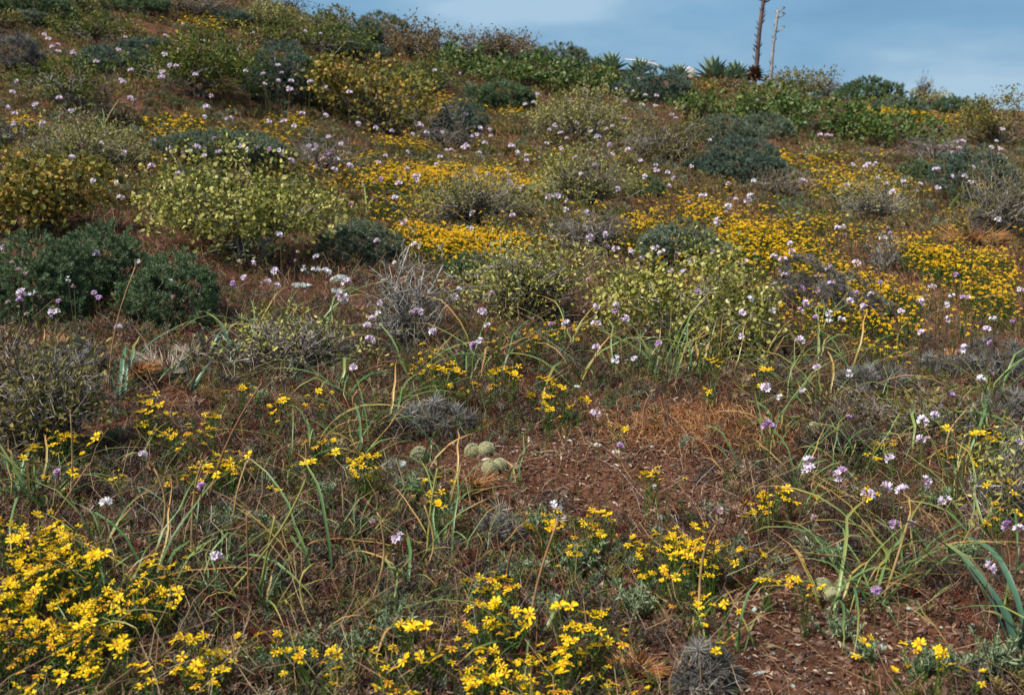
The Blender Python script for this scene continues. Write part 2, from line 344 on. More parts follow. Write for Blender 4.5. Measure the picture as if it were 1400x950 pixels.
BURST = None
def burst_t(n=46, w=.035):
    d = unit(rng.normal(size=(n, 3)) + np.array([0, 0, .25])); t = gfaces([(-w, 0, 0), (w, 0, 0), (w * .3, 1, 0), (-w * .3, 1, 0)], [(0, 1, 2, 3)], [0, 0, 1, 1])
    return inst(t, basis(d, rng.uniform(.6, 1.1, n)), np.zeros((n, 3)), rng.random(n))
BURSTS = [burst_t() for _ in range(3)]
def ashy(W, D, H, n, size=.035):
    P, Nn = shell(W, D, H, 8, n, .8); gs = []
    j = rng.integers(0, 3, n); r = rng.random(n)
    for k in range(3):
        s = j == k; gs.append(inst(BURSTS[k], zbasis(Nn[s] + .01, size * rng.uniform(.6, 1.3, s.sum())), P[s], np.clip(r[s] * .7 + rng.random(s.sum()) * .3, 0, 1)))
    return cat(gs), branches(W, D, H, P[rng.permutation(n)[:30]] * .9, .004)
def bare(W, D, H, rad, n2=70, n3=160):
    C_, Nn = shell(W, D, H, 6, n2, .3); b = branches(W, D, H, C_, rad, n1=7, wig=.14)
    j = rng.integers(0, n2, n3); e = C_[j] + rng.normal(0, .09, (n3, 3)) * np.array([W, D, H]) * .8 + np.array([0, 0, .02]); K = 4; t = np.linspace(0, 1, K)
    s = C_[j][:, None] + (e - C_[j])[:, None] * t[None, :, None]; s[:, 1:-1] += rng.normal(0, .006, (n3, 2, 3))
    return cat([b, tubes(s, rad * .2 * np.linspace(1, .5, K)[None] * np.ones((n3, 1)), 3)])

LM = []   # landmarks: pixel centre, half sizes, depth, phrase
def place(u, vb, vt, wpx, df=.8):
    """front foot of the shrub at pixel row vb, its top at pixel row vt, wpx wide"""
    p, ok = hit([u], [vb]); p = p[0]
    W = wpx * p[1] / FPX; D = W * df
    y = p[1] + D * .38; x = CAM[0] + raydir(u, vb)[0] * y / raydir(u, vb)[1]
    z = float(ground(x, y)); d = raydir(u, vt); H = CAM[2] + d[2] * y / d[1] - z
    return np.array([x, y, z - .015]), W * (y / p[1]), D, max(H, .10)
KINDS = {   # name, category, builder
 'yg': ('leafy_shrub', 'shrub'), 'fz': ('sage_shrub', 'shrub'), 'br': ('broadleaf_shrub', 'shrub'), 'ash': ('grey_cushion_plant', 'cushion plant'), 'bare': ('bare_shrub', 'shrub'), 'tw': ('twiggy_shrub', 'shrub')}
def shrub(kind, mat, u, vb, vt, wpx, label, phrase=None, dens=1.0, leafsize=None, group=None, barkm=None):
    if u == 940: leafsize = .017
    if u == 335: leafsize = .021; dens = .9
    pos, W, D, H = place(u, vb, vt, wpx)
    far = pos[1]
    nm, ct = KINDS[kind]
    o = thing(nm, pos, label, ct, group)
    A = min(max(W * (H + D * .4), .03), 3.0) * 2.6                     # rough visible area, m2
    lod = max(1.0, far / 8.0)
    if kind == 'yg':
        s = (leafsize or .027) * lod ** .85 * (.8 if far > 13 else 1); n = int(np.clip(2.1 * A / (s * s) * dens, 600, 15000)); per = 14
        f, b = leafy(W, D, H, ROUND if mat in ('orange', 'yellowgreen') else LEAF, s, max(n // per, 30), per, .006 + .008 * W, .028 * max(W, .4) + .008, inner=.4)
    elif kind == 'br':
        s = (leafsize or .042) * lod ** .35; n = int(np.clip(1.6 * A / (s * s) * dens, 400, 7000)); per = 6
        f, b = leafy(W, D, H, leaf_t(.85, .1, .15), s, max(n // per, 30), per, .008, .05, outward=.7, inner=.5)
    elif kind == 'fz':
        s = (leafsize or .038) * lod ** .75; n = int(np.clip(3.4 * A / (s * s) * dens, 200, 3800)); H = max(H - s * .8, .08); f, b = fuzzy(W, D, H, s, n)
    elif kind == 'ash':
        H *= 1.35 if far > 4.5 else .85; s = .036 * lod ** .6; n = int(np.clip(1.5 * A / (s * s) * dens, 60, 900)); f, b = ashy(W, D, H, n, s)
    elif kind == 'tw':
        s = (leafsize or .021) * lod ** .8; n = int(np.clip(.9 * A / (s * s) * dens, 200, 5000)); per = 5
        f, b = leafy(W, D, H, LEAF, s, max(n // per, 30), per, .006 + .006 * W, .03, inner=.25, twign=320)
        b = cat([b, bare(W, D, H, .005 + .004 * W, 80, 260)])
    if kind == 'bare':
        obj('branches', bare(W, D, H, .007 + .008 * W, 110, 420), M[barkm or mat], o, smooth=True)
    else:
        obj('foliage', f, M[mat], o); obj('branches', b, M[barkm or ('darktwig' if kind in ('fz', 'br') else 'palebark' if u in (335, 940) else 'bark')], o)
    if phrase: LM.append((u, (vb + vt) / 2, wpx / 2, (vb - vt) / 2, far, phrase))
    return o

SH = [
 # kind, material, u, base v, top v, width px, label, landmark phrase
 ('yg', 'yellowgreen', 335, 372, 218, 222, 'large rounded yellow-green shrub with grey trunk limbs at its foot, above the pale stones', 'the large rounded yellow-green shrub', 1.1),
 ('yg', 'orange', 55, 335, 212, 175, 'orange and yellow round-leaved shrub at the left edge above the dark green sage', 'the orange-leaved shrub', 1.1),
 ('fz', 'sage', 50, 452, 330, 160, 'dark green sage bush at the left edge under many lilac flowers', 'the left edge sage bush', 1),
 ('fz', 'sage', 140, 415, 312, 130, 'dark green sage bush in the middle of the three at left, set furthest back', 'the rear left sage bush', 1),
 ('fz', 'sage', 232, 455, 352, 125, 'dark green sage bush with upright tips, rightmost of the three at left', 'the upright-tipped sage bush', 1),
 ('fz', 'greygreen', 495, 362, 303, 98, 'small round grey-green bush right of the large yellow-green shrub', 'the round grey-green bush', 1.1),
 ('yg', 'yellowgreen', 940, 500, 345, 225, 'sprawling green and yellow leafed shrub right of centre over dark blades', 'the sprawling shrub right of centre', .75),
 ('tw', 'yellowgreen', 722, 450, 332, 190, 'sparse twiggy shrub with small yellow-green leaves at the centre of the slope', 'the sparse central twiggy shrub', 2.0),
 ('bare', 'palebark', 560, 478, 340, 120, 'bare pale-barked shrub with forking limbs near the photo centre', 'the bare pale-barked shrub', 1),
 ('fz', 'sage', 660, 388, 345, 88, 'low soft green bush behind the sparse central twiggy shrub', 'the low soft green bush', 1),
 ('fz', 'greygreen', 935, 370, 306, 110, 'grey-green cushion bush behind the sprawling shrub right of centre', 'the grey-green cushion bush', 1),
 ('ash', 'ash', 1100, 430, 372, 95, 'ash grey cushion plant under a crowd of pink flowers, right of centre', 'the pink-flowered ash cushion', 1),
 ('ash', 'ash', 1165, 450, 395, 100, 'ash grey cushion plant with white and pink flowers, just right of its pink-topped twin', 'the white-flowered ash cushion', 1),
 ('ash', 'ash', 1350, 520, 462, 95, 'ash grey lumpy cushion plant near the right edge beside a spiny orange cactus', 'the right edge ash cushion', 1),
 ('ash', 'ash', 1205, 545, 505, 110, 'low ash grey cushion plant in front of the patch of yellow daisies at right', 'the low ash cushion', 1),
 ('ash', 'ash', 1385, 580, 530, 80, 'ash grey cushion plant cut by the right edge of the photo', 'the cut-off ash cushion', 1),
 ('ash', 'ash', 1290, 520, 488, 60, 'small ash grey cushion plant left of the spiny orange cactus at right', None, 1),
 ('ash', 'ash', 590, 600, 556, 110, 'dark grey spiny mat behind the small round cacti', 'the grey spiny mat', 1),
 ('ash', 'ash', 690, 752, 725, 55, 'small tuft of grey hairy growth below the orange-spined cactus in front', 'the small grey hairy tuft', 1),
 ('ash', 'ash', 960, 955, 915, 70, 'grey woolly cushion at the bottom edge beside the brown spiny cactus', 'the bottom edge woolly cushion', 1),
 ('ash', 'ash', 105, 515, 475, 90, 'weathered grey cushion plant at left below the sage bushes', 'the weathered cushion plant', 1),
 ('tw', 'olive', 70, 640, 480, 180, 'tangled bare-twigged shrub with tiny brown leaves at the left edge', 'the tangled left edge shrub', 1.8),
 ('tw', 'yellowgreen', 400, 520, 432, 200, 'low trailing shrub with yellow leaves left of centre behind the daisies', 'the low trailing shrub', 1),
 ('tw', 'yellowgreen', 1372, 725, 605, 110, 'loose yellow-leaved shrub at the right edge behind the big green leaf tuft', 'the loose right edge shrub', 1),
 ('yg', 'midgreen', 270, 143, 47, 158, 'big rounded green and yellow bush standing tall in the upper left', 'the tall upper left bush', 1.2),
 ('fz', 'teal', 392, 152, 66, 105, 'blue-green soft bush right of the tall rounded bush in the upper left', 'the blue-green soft bush', 1.1),
 ('yg', 'orange', 512, 188, 88, 148, 'olive and orange leafed bush of the upper middle, with a dark interior', 'the olive and orange bush', .9),
 ('yg', 'midgreen', 92, 165, 82, 120, 'loose green and yellow shrub near the left edge beside a dark dead shrub', 'the loose upper left shrub', .9),
 ('bare', 'darktwig', 155, 184, 120, 95, 'dark dead shrub of tangled twigs in the upper left', 'the dark dead shrub', 1),
 ('tw', 'paleolive', 118, 245, 168, 165, 'pale olive dome-shaped shrub with lilac flowers, above the orange-leaved shrub', 'the pale olive dome shrub', 1.7),
 ('fz', 'greygreen', 285, 232, 178, 180, 'long low grey-green bush fringed with pink flowers behind the large yellow-green shrub', 'the long low grey-green bush', 1),
 ('bare', 'bark', 440, 242, 188, 88, 'dry grey shrub dotted with lilac flowers left of the yellow flower drift', 'the dry flower-dotted shrub', 1),
 ('fz', 'teal', 155, 105, 62, 85, 'teal bush in the upper left between two green shrubs', 'the upper left teal bush', 1),
 ('ash', 'ash', 22, 108, 62, 75, 'grey lichen-covered shrub at the upper left edge', 'the upper left grey shrub', 1),
 ('yg', 'midgreen', 128, 62, 22, 110, 'dark leafy green bush near the top left of the slope', 'the dark leafy top left bush', 1.2),
 ('fz', 'sage', 40, 32, -10, 110, 'very dark green bush filling the top left corner', 'the top left corner bush', 1),
 ('fz', 'sage', 185, 22, -8, 80, 'dark bush at the top edge right of the corner bush', 'the dark top edge bush', 1),
 ('tw', 'brownolive', 262, 30, -8, 90, 'brown shrub against the top edge above the golden flowers', 'the brown top edge shrub', 1.5),
 ('yg', 'paleolive', 358, 46, 6, 85, 'round pale olive bush below the skyline at upper left', 'the round pale skyline bush', 1.2),
 ('bare', 'darktwig', 398, 18, -10, 45, 'bare twiggy shrub sticking up on the skyline at upper left', None, 1),
 ('yg', 'midgreen', 430, 82, 28, 150, 'wide yellow-green bush between the pale skyline bush and the brown one', 'the wide yellow-green bush', 1),
 ('fz', 'teal', 488, 86, 55, 75, 'low teal bush above the olive and orange bush', None, 1),
 ('yg', 'brownolive', 565, 84, 34, 120, 'broad brown-olive bush below the skyline left of centre', 'the broad brown-olive bush', 1.1),
 ('fz', 'greygreen', 520, 42, 20, 70, 'small dark cap of shrub on the skyline above the brown-olive bush', None, 1),
 ('yg', 'olive', 465, 36, 12, 60, 'small olive shrub highest on the skyline left of centre', None, 1),
 ('tw', 'brownolive', 665, 78, 46, 120, 'dry brown shrub with bare tips on the skyline', 'the dry brown skyline shrub', 1.6),
 ('tw', 'brownolive', 710, 74, 50, 55, 'small purplish dry shrub on the skyline right of the brown one', None, 1.5),
 ('fz', 'greygreen', 765, 84, 62, 70, 'low grey-green shrub on the skyline left of the agave plants', None, 1),
 ('fz', 'sage', 685, 155, 112, 82, 'small round dark green bush under the bright broad-leaved thicket', 'the small dark round bush', 1.1),
 ('br', 'broad', 640, 108, 66, 100, 'bright green broad-leaved bush, leftmost of the thicket under the skyline', 'the leftmost broad-leaved bush', 1),
 ('br', 'broad', 718, 128, 78, 115, 'bright green broad-leaved bush above the small dark round bush', 'the middle broad-leaved bush', 1),
 ('br', 'broad', 800, 132, 90, 100, 'yellow-green broad-leaved bush left of the dark teal dome', 'the yellower broad-leaved bush', 1),
 ('fz', 'teal', 888, 142, 94, 95, 'dark teal dome-shaped bush left of the agave stalks', 'the dark teal dome', 1.1),
 ('yg', 'paleolive', 798, 202, 122, 135, 'pale yellow-olive leafy shrub below the broad-leaved thicket', 'the pale yellow-olive shrub', 1),
 ('tw', 'olive', 905, 235, 160, 120, 'grey-olive shrub left of the blue-grey bush', 'the grey-olive shrub', 1.7),
 ('fz', 'teal', 1005, 256, 192, 130, 'blue-grey soft bush right of centre in front of the broad-leaved thicket', 'the blue-grey soft bush', 1.1),
 ('fz', 'greygreen', 985, 200, 158, 95, 'grey-green bush behind the blue-grey soft bush', None, 1),
 ('br', 'broad', 955, 168, 128, 80, 'bright leafy bush right of the dark teal dome', None, 1),
 ('br', 'broad', 1050, 172, 124, 120, 'bright green broad-leaved bush under the agave stalks', 'the bush under the stalks', 1),
 ('br', 'broad', 1135, 196, 140, 130, 'bright green broad-leaved bush in the middle of the right-hand thicket', 'the right thicket middle bush', 1),
 ('br', 'broad', 1228, 210, 158, 120, 'bright green broad-leaved bush, rightmost of the right-hand thicket', 'the rightmost broad-leaved bush', 1),
 ('fz', 'sage', 1182, 142, 108, 85, 'dark green dome-shaped bush on the skyline right of the stalks', 'the dark skyline dome', 1.1),
 ('yg', 'olive', 1093, 130, 100, 95, 'olive shrub on the skyline between the stalks and the dark dome', None, 1),
 ('yg', 'paleolive', 1273, 148, 121, 48, 'small round pale shrub on the right-hand skyline', 'the small pale skyline shrub', 1.1),
 ('fz', 'sage', 1312, 158, 132, 60, 'dark green low bush on the skyline near the right edge', None, 1),
 ('yg', 'olive', 1365, 205, 134, 115, 'large olive shrub on the slope at the right edge', 'the large olive right edge shrub', 1.1),
 ('yg', 'brownolive', 980, 128, 112, 100, 'brown-olive low shrub in front of the agave plants', None, 1),
 ('yg', 'olive', 1045, 140, 120, 90, 'olive low shrub at the foot of the agave stalks', None, 1),
 ('fz', 'greygreen', 1230, 160, 132, 60, 'grey-green bush left of the golden flower drift at right', None, 1),
 ('fz', 'sage', 1250, 249, 219, 42, 'small dark green tuft bush alone among the yellow flowers at right', 'the lone dark green tuft', 1.1),
 ('tw', 'paleolive', 650, 318, 232, 165, 'twiggy shrub with pale leaves between the two yellow drifts', 'the twiggy shrub between drifts', 1.2),
 ('tw', 'yellowgreen', 800, 292, 202, 135, 'leafy green shrub with long blades in the middle distance', 'the mid-distance leafy shrub', 1.4),
 ('bare', 'bark', 612, 212, 150, 85, 'dead grey-brown shrub right of the olive and orange bush', 'the dead grey-brown shrub', 1),
 ('fz', 'teal', 628, 192, 138, 65, 'teal bush partly behind the dead grey-brown shrub', None, 1),
 ('fz', 'sage', 884, 273, 240, 48, 'small dark green tussock right of the mid-distance leafy shrub', None, 1),
 ('bare', 'bark', 800, 352, 290, 110, 'dry grey twig shrub under a crowd of pink flowers in the middle distance', 'the dry pink-flowered twig shrub', 1),
 ('tw', 'paleolive', 1195, 310, 245, 105, 'dry straw-coloured twiggy shrub among the yellow flowers at right', 'the straw-coloured shrub', .7),
 ('bare', 'palebark', 1208, 375, 322, 45, 'little bare pale twig shrub in the yellow flower carpet', None, 1),
 ('fz', 'teal', 1330, 290, 205, 100, 'dark shrub at right with lilac flowers over it', 'the dark flowered shrub at right', .7),
 ('tw', 'olive', 1365, 335, 225, 105, 'grey-branched shrub at the right edge above dry brown blades', 'the grey-branched right edge shrub', 1),
 ('tw', 'yellowgreen', 1120, 228, 196, 40, 'small pale green bush under the right-hand thicket', None, 2),
 ('bare', 'darktwig', 1262, 132, 106, 26, 'dark branching dead plant standing up on the right-hand skyline', None, 1),
 ('tw', 'olive', 1285, 618, 545, 140, 'dark tangled shrub with small olive leaves among the grey cushions at right', 'the tangled right side shrub', 1.6),
 ('tw', 'brownolive', 1165, 585, 535, 110, 'low brown tangled shrub behind the dark dead low shrub', None, 1.6),
 ('tw', 'brownolive', 12, 560, 470, 110, 'brown leafy tangle cut by the left edge below the sage bush', None, 1.8),
 ('bare', 'darktwig', 1150, 640, 565, 120, 'dark dead low shrub right of the bare soil', 'the dark dead low shrub', 1),
 ('fz', 'greygreen', 1385, 640, 590, 60, 'brownish grey low bush beside the cut-off ash cushion', None, .8),
 ('bare', 'bark', 30, 205, 165, 70, 'dry low shrub at the left edge below the loose upper left shrub', None, 1),
 ('fz', 'teal', 200, 75, 50, 60, 'bluish low bush between the dark leafy and the tall rounded bush', None, 1),
 ('bare', 'bark', 1130, 125, 108, 40, 'small dry shrub on the skyline left of the dark dome', None, 1),
]
for s in SH:
    shrub(s[0], s[1], s[2], s[3], s[4], s[5], s[6], s[7], s[8])
EX = []
TOPV = lambda u: float(np.interp(u, [0, 300, 400, 500, 600, 700, 800, 900, 1000, 1100, 1200, 1300, 1400], [-10, -5, 12, 28, 40, 62, 80, 88, 100, 112, 128, 138, 145]))
for i in range(64):
    u = float(rng.uniform(-10, 1410)); v = TOPV(u) + 26 + float(rng.random() ** 1.4 * 150)
    if v > 300 or (790 < u < 1110 and v < 175) or (1100 < u and v > 235) or any(abs(u - l[0]) < l[2] * .75 and abs(v - l[1]) < l[3] for l in LM): continue
    kd, mt, ad = [('yg', 'midgreen', 'small green and yellow shrub'), ('fz', 'teal', 'small teal bush'), ('fz', 'greygreen', 'small grey-green bush'), ('yg', 'olive', 'small olive shrub'), ('bare', 'bark', 'small dead grey shrub'), ('tw', 'brownolive', 'small dry brown shrub')][int(rng.choice(6, p=[.25, .15, .15, .2, .12, .13]))]
    wp = float(rng.uniform(45, 95)); o = shrub(kd, mt, u, v, v - wp * float(rng.uniform(.38, .6)), wp, None)
    EX.append((o, u, v, float(o.location[1]), ad))
print('shrubs', round(time.time() - T0, 1))
LM += [(810, 620, 90, 60, 4, 'the bare soil'), (645, 660, 30, 30, 4, 'the green orange-spined cactus'), (870, 895, 40, 40, 2.5, 'the bottom edge spiny cactus'),
       (574, 618, 15, 15, 4, 'the lone round cactus'), (190, 490, 60, 40, 4, 'the spiny cactus at left'), (412, 393, 25, 10, 6, 'the pale flat stones'),
       (1170, 800, 90, 60, 3, 'the big arching leaf tuft'), (90, 830, 80, 80, 3, 'the densest daisy patch'), (300, 615, 50, 20, 4, 'the daisy patch at left'),
       (560, 800, 60, 40, 3, 'the blue-green arching tuft'), (960, 580, 60, 20, 5, 'the orange dry grass'), (1100, 480, 60, 30, 5, 'the arching tuft at right'),
       (620, 240, 110, 20, 10, 'the upper yellow drift'), (640, 325, 90, 20, 8, 'the lower yellow drift'), (1090, 320, 110, 30, 8, 'the right-hand yellow carpet'),
       (1300, 370, 90, 40, 7, 'the red-brown clearing at right'), (920, 755, 50, 30, 3, 'the daisy patch below bare soil'), (340, 770, 40, 60, 3, 'the dry orange stalks'),
       (220, 680, 60, 30, 4, 'the pale flower at left'), (730, 880, 80, 50, 2.6, 'the bottom centre daisies')]

# ------------------------------------------------------------------ label maker for repeats
ORD = ['first', 'second', 'third', 'fourth', 'fifth', 'sixth', 'seventh', 'eighth', 'ninth', 'tenth', 'eleventh', 'twelfth', 'thirteenth', 'fourteenth', 'fifteenth', 'sixteenth', 'seventeenth', 'eighteenth', 'nineteenth', 'twentieth', 'twenty-first', 'twenty-second', 'twenty-third', 'twenty-fourth', 'twenty-fifth']
NUM = ['zero', 'one', 'two', 'three', 'four', 'five', 'six', 'seven', 'eight', 'nine', 'ten', 'eleven', 'twelve', 'thirteen', 'fourteen', 'fifteen', 'sixteen', 'seventeen', 'eighteen', 'nineteen', 'twenty', 'twenty-one', 'twenty-two', 'twenty-three', 'twenty-four', 'twenty-five']
def autolabel(items, adj_one, adj_many, cat_, group):
    """items: list of (object, u, v, depth). Labels name the nearest landmark and the side; members of one bunch are counted from the left"""
    bunch = {}
    for it in items:
        o, u, v, dp = it[:4]; look = it[4] if len(it) > 4 else ''
        q = [max(abs(u - l[0]) / (l[2] + 12), 1.6 * abs(v - l[1]) / (l[3] + 12)) + math.hypot(u - l[0], v - l[1]) / 160 for l in LM]
        l = LM[int(np.argmin(q))]; du, dv = u - l[0], v - l[1]
        if abs(du) < l[2] * .8 and abs(dv) < l[3] * 1.1: rel = 'at' if dp > l[4] - .2 else 'before'
        elif abs(du) / (l[2] + 8) > abs(dv) / (l[3] + 8): rel = 'left of' if du < 0 else 'right of'
        else: rel = 'above' if dv < 0 else 'below'
        bunch.setdefault((look, rel, l[5]), []).append(it)
    for (look, rel, ph), its in bunch.items():
        its.sort(key=lambda i: i[1]); n = len(its)
        one = (look + ' ' + adj_one).strip(); many = (look + ' ' + adj_many).strip()
        for k, it in enumerate(its):
            if n == 1: lab = f'{one} {rel} {ph}'
            elif n == 2: lab = f'{"left" if k == 0 else "right"} one of two {many} {rel} {ph}'
            elif n <= 25:
                pos = 'leftmost' if k == 0 else 'rightmost' if k == n - 1 else ORD[k] + ' from left'
                lab = f'{pos} of {NUM[n]} {many} {rel} {ph}'
            else: lab = f'{one} {rel} {ph}, one of a crowd'
            tag(it[0], lab, cat_, group)

# ------------------------------------------------------------------ strap-leaved tufts
def blade(L_, w, a0, a1, az, K=9, twist=0):
    t = np.linspace(0, 1, K); ang = a0 + (a1 - a0) * t ** 1.3 + np.cumsum(rng.normal(0, .07, K))
    if rng.random() < .25: ang[int(K * rng.uniform(.4, .8)):] -= rng.uniform(.3, .9)      # a kinked leaf
    ds = L_ / (K - 1); hx = np.concatenate([[0], np.cumsum(np.cos(ang[:-1]) * ds)]); hz = np.concatenate([[0], np.cumsum(np.sin(ang[:-1]) * ds)])
    side = np.cumsum(rng.normal(0, .03, K)) * L_ * .6; side[0] = 0
    wd = w * np.minimum(1, (1 - t) * 2.2) ** .7 * np.minimum(1, .7 + t * 2); wd[-1] = w * .05
    ca, sa = math.cos(az), math.sin(az)
    ctr = np.stack([hx * ca - side * sa, hx * sa + side * ca, hz], -1)
    tw = twist * t; s = np.stack([-sa * np.cos(tw), ca * np.cos(tw), np.sin(tw)], -1)
    nrm = np.stack([-np.sin(ang) * ca, -np.sin(ang) * sa, np.cos(ang)], -1)
    v = np.stack([ctr - s * wd[:, None] / 2 + nrm * wd[:, None] * .18, ctr, ctr + s * wd[:, None] / 2 + nrm * wd[:, None] * .18], 1).reshape(-1, 3)
    fs = []
    for k in range(K - 1):
        for j in (0, 1): fs.append((3 * k + j, 3 * k + j + 1, 3 * k + 3 + j + 1, 3 * k + 3 + j))
    g = gfaces(v, fs, np.repeat(t, 3)); return g
def tuft_proto(n, L_, w, mat='strap', up=1.25, drop=-.7, spread=.015, az0=None):
    root = bpy.data.objects.new('leaf_tuft', None); COL.objects.link(root)
    for k in range(n):
        az = rng.uniform(0, 2 * PI) if az0 is None else az0 + rng.normal(0, .5)
        g = blade(L_ * rng.uniform(.5, 1.1), w * rng.uniform(.5, 1.05), up * rng.uniform(.6, 1.15), drop * rng.uniform(.0, 1.6), az, twist=rng.uniform(-.8, .8))
        g.v[:, :2] += rng.normal(0, spread, 2); g.v[:, 2] -= .01; dryb = rng.random() < .22
        g.r[:] = rng.random(); g.t = g.t * rng.uniform(.78, 1.05) if not dryb else np.clip(g.t * .35 + .68, 0, 1)
        obj('leaf', g, M[mat], root, smooth=True)
    return root
PROT = dict(
 small=[tuft_proto(9, .22, .005) for _ in range(3)],
 mid=[tuft_proto(13, .33, .006) for _ in range(4)],
 arch=[tuft_proto(8, .42, .008, up=1.1, drop=-1.0) for _ in range(4)],
 upright=[tuft_proto(22, .30, .006, up=1.45, drop=.7, spread=.03) for _ in range(3)],
 big=[tuft_proto(30, .46, .0065, up=1.0, drop=-.8, spread=.06) for _ in range(2)],
 broad=[tuft_proto(5, .30, .017, 'strapblue', up=1.35, drop=.1) for _ in range(2)],
 wide=[tuft_proto(9, .42, .026, 'strapblue', up=1.0, drop=-.1)])
USED = set(); TUFTS = []
def first_or_copy(root, loc, rz, sc):
    if root.name not in USED:
        USED.add(root.name); root.location = [float(c) for c in loc]; root.rotation_euler = (0, 0, rz); root.scale = (sc,) * 3; return root
    return copy_tree(root, loc, rz, sc)
TL = [('arch', 60, 705, 1.1), ('mid', 140, 770, 1), ('arch', 205, 815, 1.1), ('mid', 150, 838, .9), ('arch', 300, 790, .9), ('mid', 362, 845, .9), ('arch', 430, 800, 1.1), ('small', 250, 740, 1), ('mid', 55, 690, 1),
 ('arch', 560, 810, 1.0), ('arch', 600, 775, .9), ('arch', 545, 880, .8), ('arch', 735, 905, 1.0), ('small', 650, 775, 1), ('arch', 480, 640, 1.1), ('arch', 430, 620, 1), ('mid', 520, 590, 1.2), ('mid', 400, 650, .9),
 ('broad', 158, 545, 1.3), ('broad', 318, 505, 1.1), ('broad', 285, 490, .9), ('broad', 265, 540, 1.0), ('mid', 345, 480, 1.2), ('mid', 430, 480, 1.4), ('arch', 470, 545, 1.3), ('mid', 390, 450, 1),
 ('mid', 640, 520, 1.4), ('arch', 690, 510, 1.4), ('mid', 565, 520, 1.2), ('arch', 790, 530, 1.4), ('mid', 840, 515, 1.2), ('upright', 900, 525, 1.3), ('upright', 945, 520, 1.3), ('upright', 985, 510, 1.1), ('mid', 870, 500, 1),
 ('big', 1085, 545, 1.0), ('mid', 1130, 570, 1.3), ('arch', 1060, 600, 1.1), ('mid', 1160, 520, 1.2), ('arch', 1110, 500, 1.2), ('mid', 1040, 500, 1.2), ('big', 1195, 830, 1.0), ('big', 1250, 790, .95), ('arch', 1130, 840, 1), ('mid', 1330, 735, 1.2), ('upright', 1310, 690, 1.0),
 ('arch', 1300, 640, 1.2), ('mid', 1350, 560, 1.3), ('arch', 1240, 600, 1.2), ('wide', 1405, 905, 1), ('mid', 1380, 800, 1.1), ('small', 1010, 880, 1.2), ('small', 960, 890, .9), ('small', 1100, 700, 1),
 ('upright', 670, 305, 1.3), ('mid', 700, 300, 1.6), ('arch', 620, 290, 1.5), ('mid', 760, 300, 1.5), ('mid', 560, 300, 1.5), ('upright', 1310, 290, 1.6), ('upright', 1345, 305, 1.5), ('mid', 1290, 310, 1.6), ('mid', 1380, 330, 1.5), ('arch', 495, 300, 1.4),
 ('mid', 245, 260, 1.5), ('arch', 540, 230, 1.5), ('mid', 140, 190, 1.6), ('arch', 970, 460, 1.3), ('mid', 775, 480, 1.2), ('small', 590, 640, 1.3), ('small', 700, 660, 1), ('arch', 20, 680, 1.1), ('mid', 1120, 460, 1.2), ('small', 1180, 640, 1.4), ('arch', 1085, 665, .9)]
TL += [('small' if rng.random() < .5 else 'mid', float(rng.uniform(60, 640)), float(rng.uniform(520, 920)), float(rng.uniform(.7, 1.1))) for _ in range(20)] + [('small', float(rng.uniform(1000, 1390)), float(rng.uniform(520, 760)), 1.2) for _ in range(12)]
for k, (kd, u, v, sc) in enumerate(TL):
    p, ok = hit([u], [v]); p = p[0]; p[2] = float(ground(p[0], p[1]))
    o = first_or_copy(PROT[kd][k % len(PROT[kd])], p, rng.uniform(0, 2 * PI) if kd != 'wide' else PI * .8, sc)
    look = {'broad': 'broad bluish', 'wide': 'very wide bluish', 'upright': 'dense upright', 'big': 'large tangled', 'arch': 'arching', 'mid': 'green', 'small': 'small'}[kd]
    TUFTS.append((o, u, v - 15, p[1], look))
autolabel(TUFTS, 'leaf tuft', 'leaf tufts', 'leaf tuft', 'strap-leaved tufts on the slope')
for ps in PROT.values():
    for r in ps:
        if r.name not in USED:
            for c in list(r.children): bpy.data.objects.remove(c)
            bpy.data.objects.remove(r)

# ------------------------------------------------------------------ dry stalks
ST = []
SL = [((208, 770), (211, 640)), ((262, 770), (276, 632)), ((283, 690), (360, 520)), ((340, 850), (337, 700)), ((353, 830), (376, 705)), ((290, 840), (418, 655)), ((428, 870), (430, 770)), ((318, 730), (337, 632)), ((583, 775), (598, 640)),
 ((573, 790), (580, 690)), ((503, 835), (519, 705)), ((725, 895), (762, 712)), ((957, 880), (980, 715)), ((148, 560), (185, 365)), ((95, 700), (96, 560)), ((1045, 640), (1050, 570)), ((1205, 830), (1245, 700)), ((60, 745), (118, 640)), ((1300, 640), (1322, 560)), ((880, 600), (888, 540)), ((1235, 500), (1240, 440)), ((20, 640), (12, 590)), ((690, 835), (700, 750)), ((470, 720), (466, 655)), ((1390, 650), (1330, 760))]
for (u0, v0), (u1, v1) in SL:
    p, ok = hit([u0], [v0]); p = p[0]; p[2] = float(ground(p[0], p[1])); d = raydir(u1, v1); yy = p[1] + rng.uniform(-.03, .05); q = CAM + d * (yy / d[1])
    if q[2] < p[2] + .05: q[2] = p[2] + .08
    K = 8; t = np.linspace(0, 1, K); path = (q - p)[None] * t[:, None]; bow = rng.normal(0, .02, 3); path += np.sin(t * PI)[:, None] * bow + 0
    path[0, 2] = -.01
    o = thing('dried_stalk', p)
    r_ = rng.choice([0, .4, .7, 1.0])
    obj('stalk', tubes(path[None], np.linspace(.0034, .0022, K)[None], 6, r=np.array([r_]), caps=True), M['stalk'], o, smooth=True)
    n = 5; e = path[-1] + rng.normal(0, .006, (n, 3)); dd = rng.normal(0, .6, (n, 3)) + unit(path[-1:] - path[-3:-2])
    obj('dry_tip', inst(LANCE, basis(dd, .018), e, rng.random(n)), M['dry'], o)
    ST.append((o, (u0 + u1) / 2, (v0 + v1) / 2, p[1]))
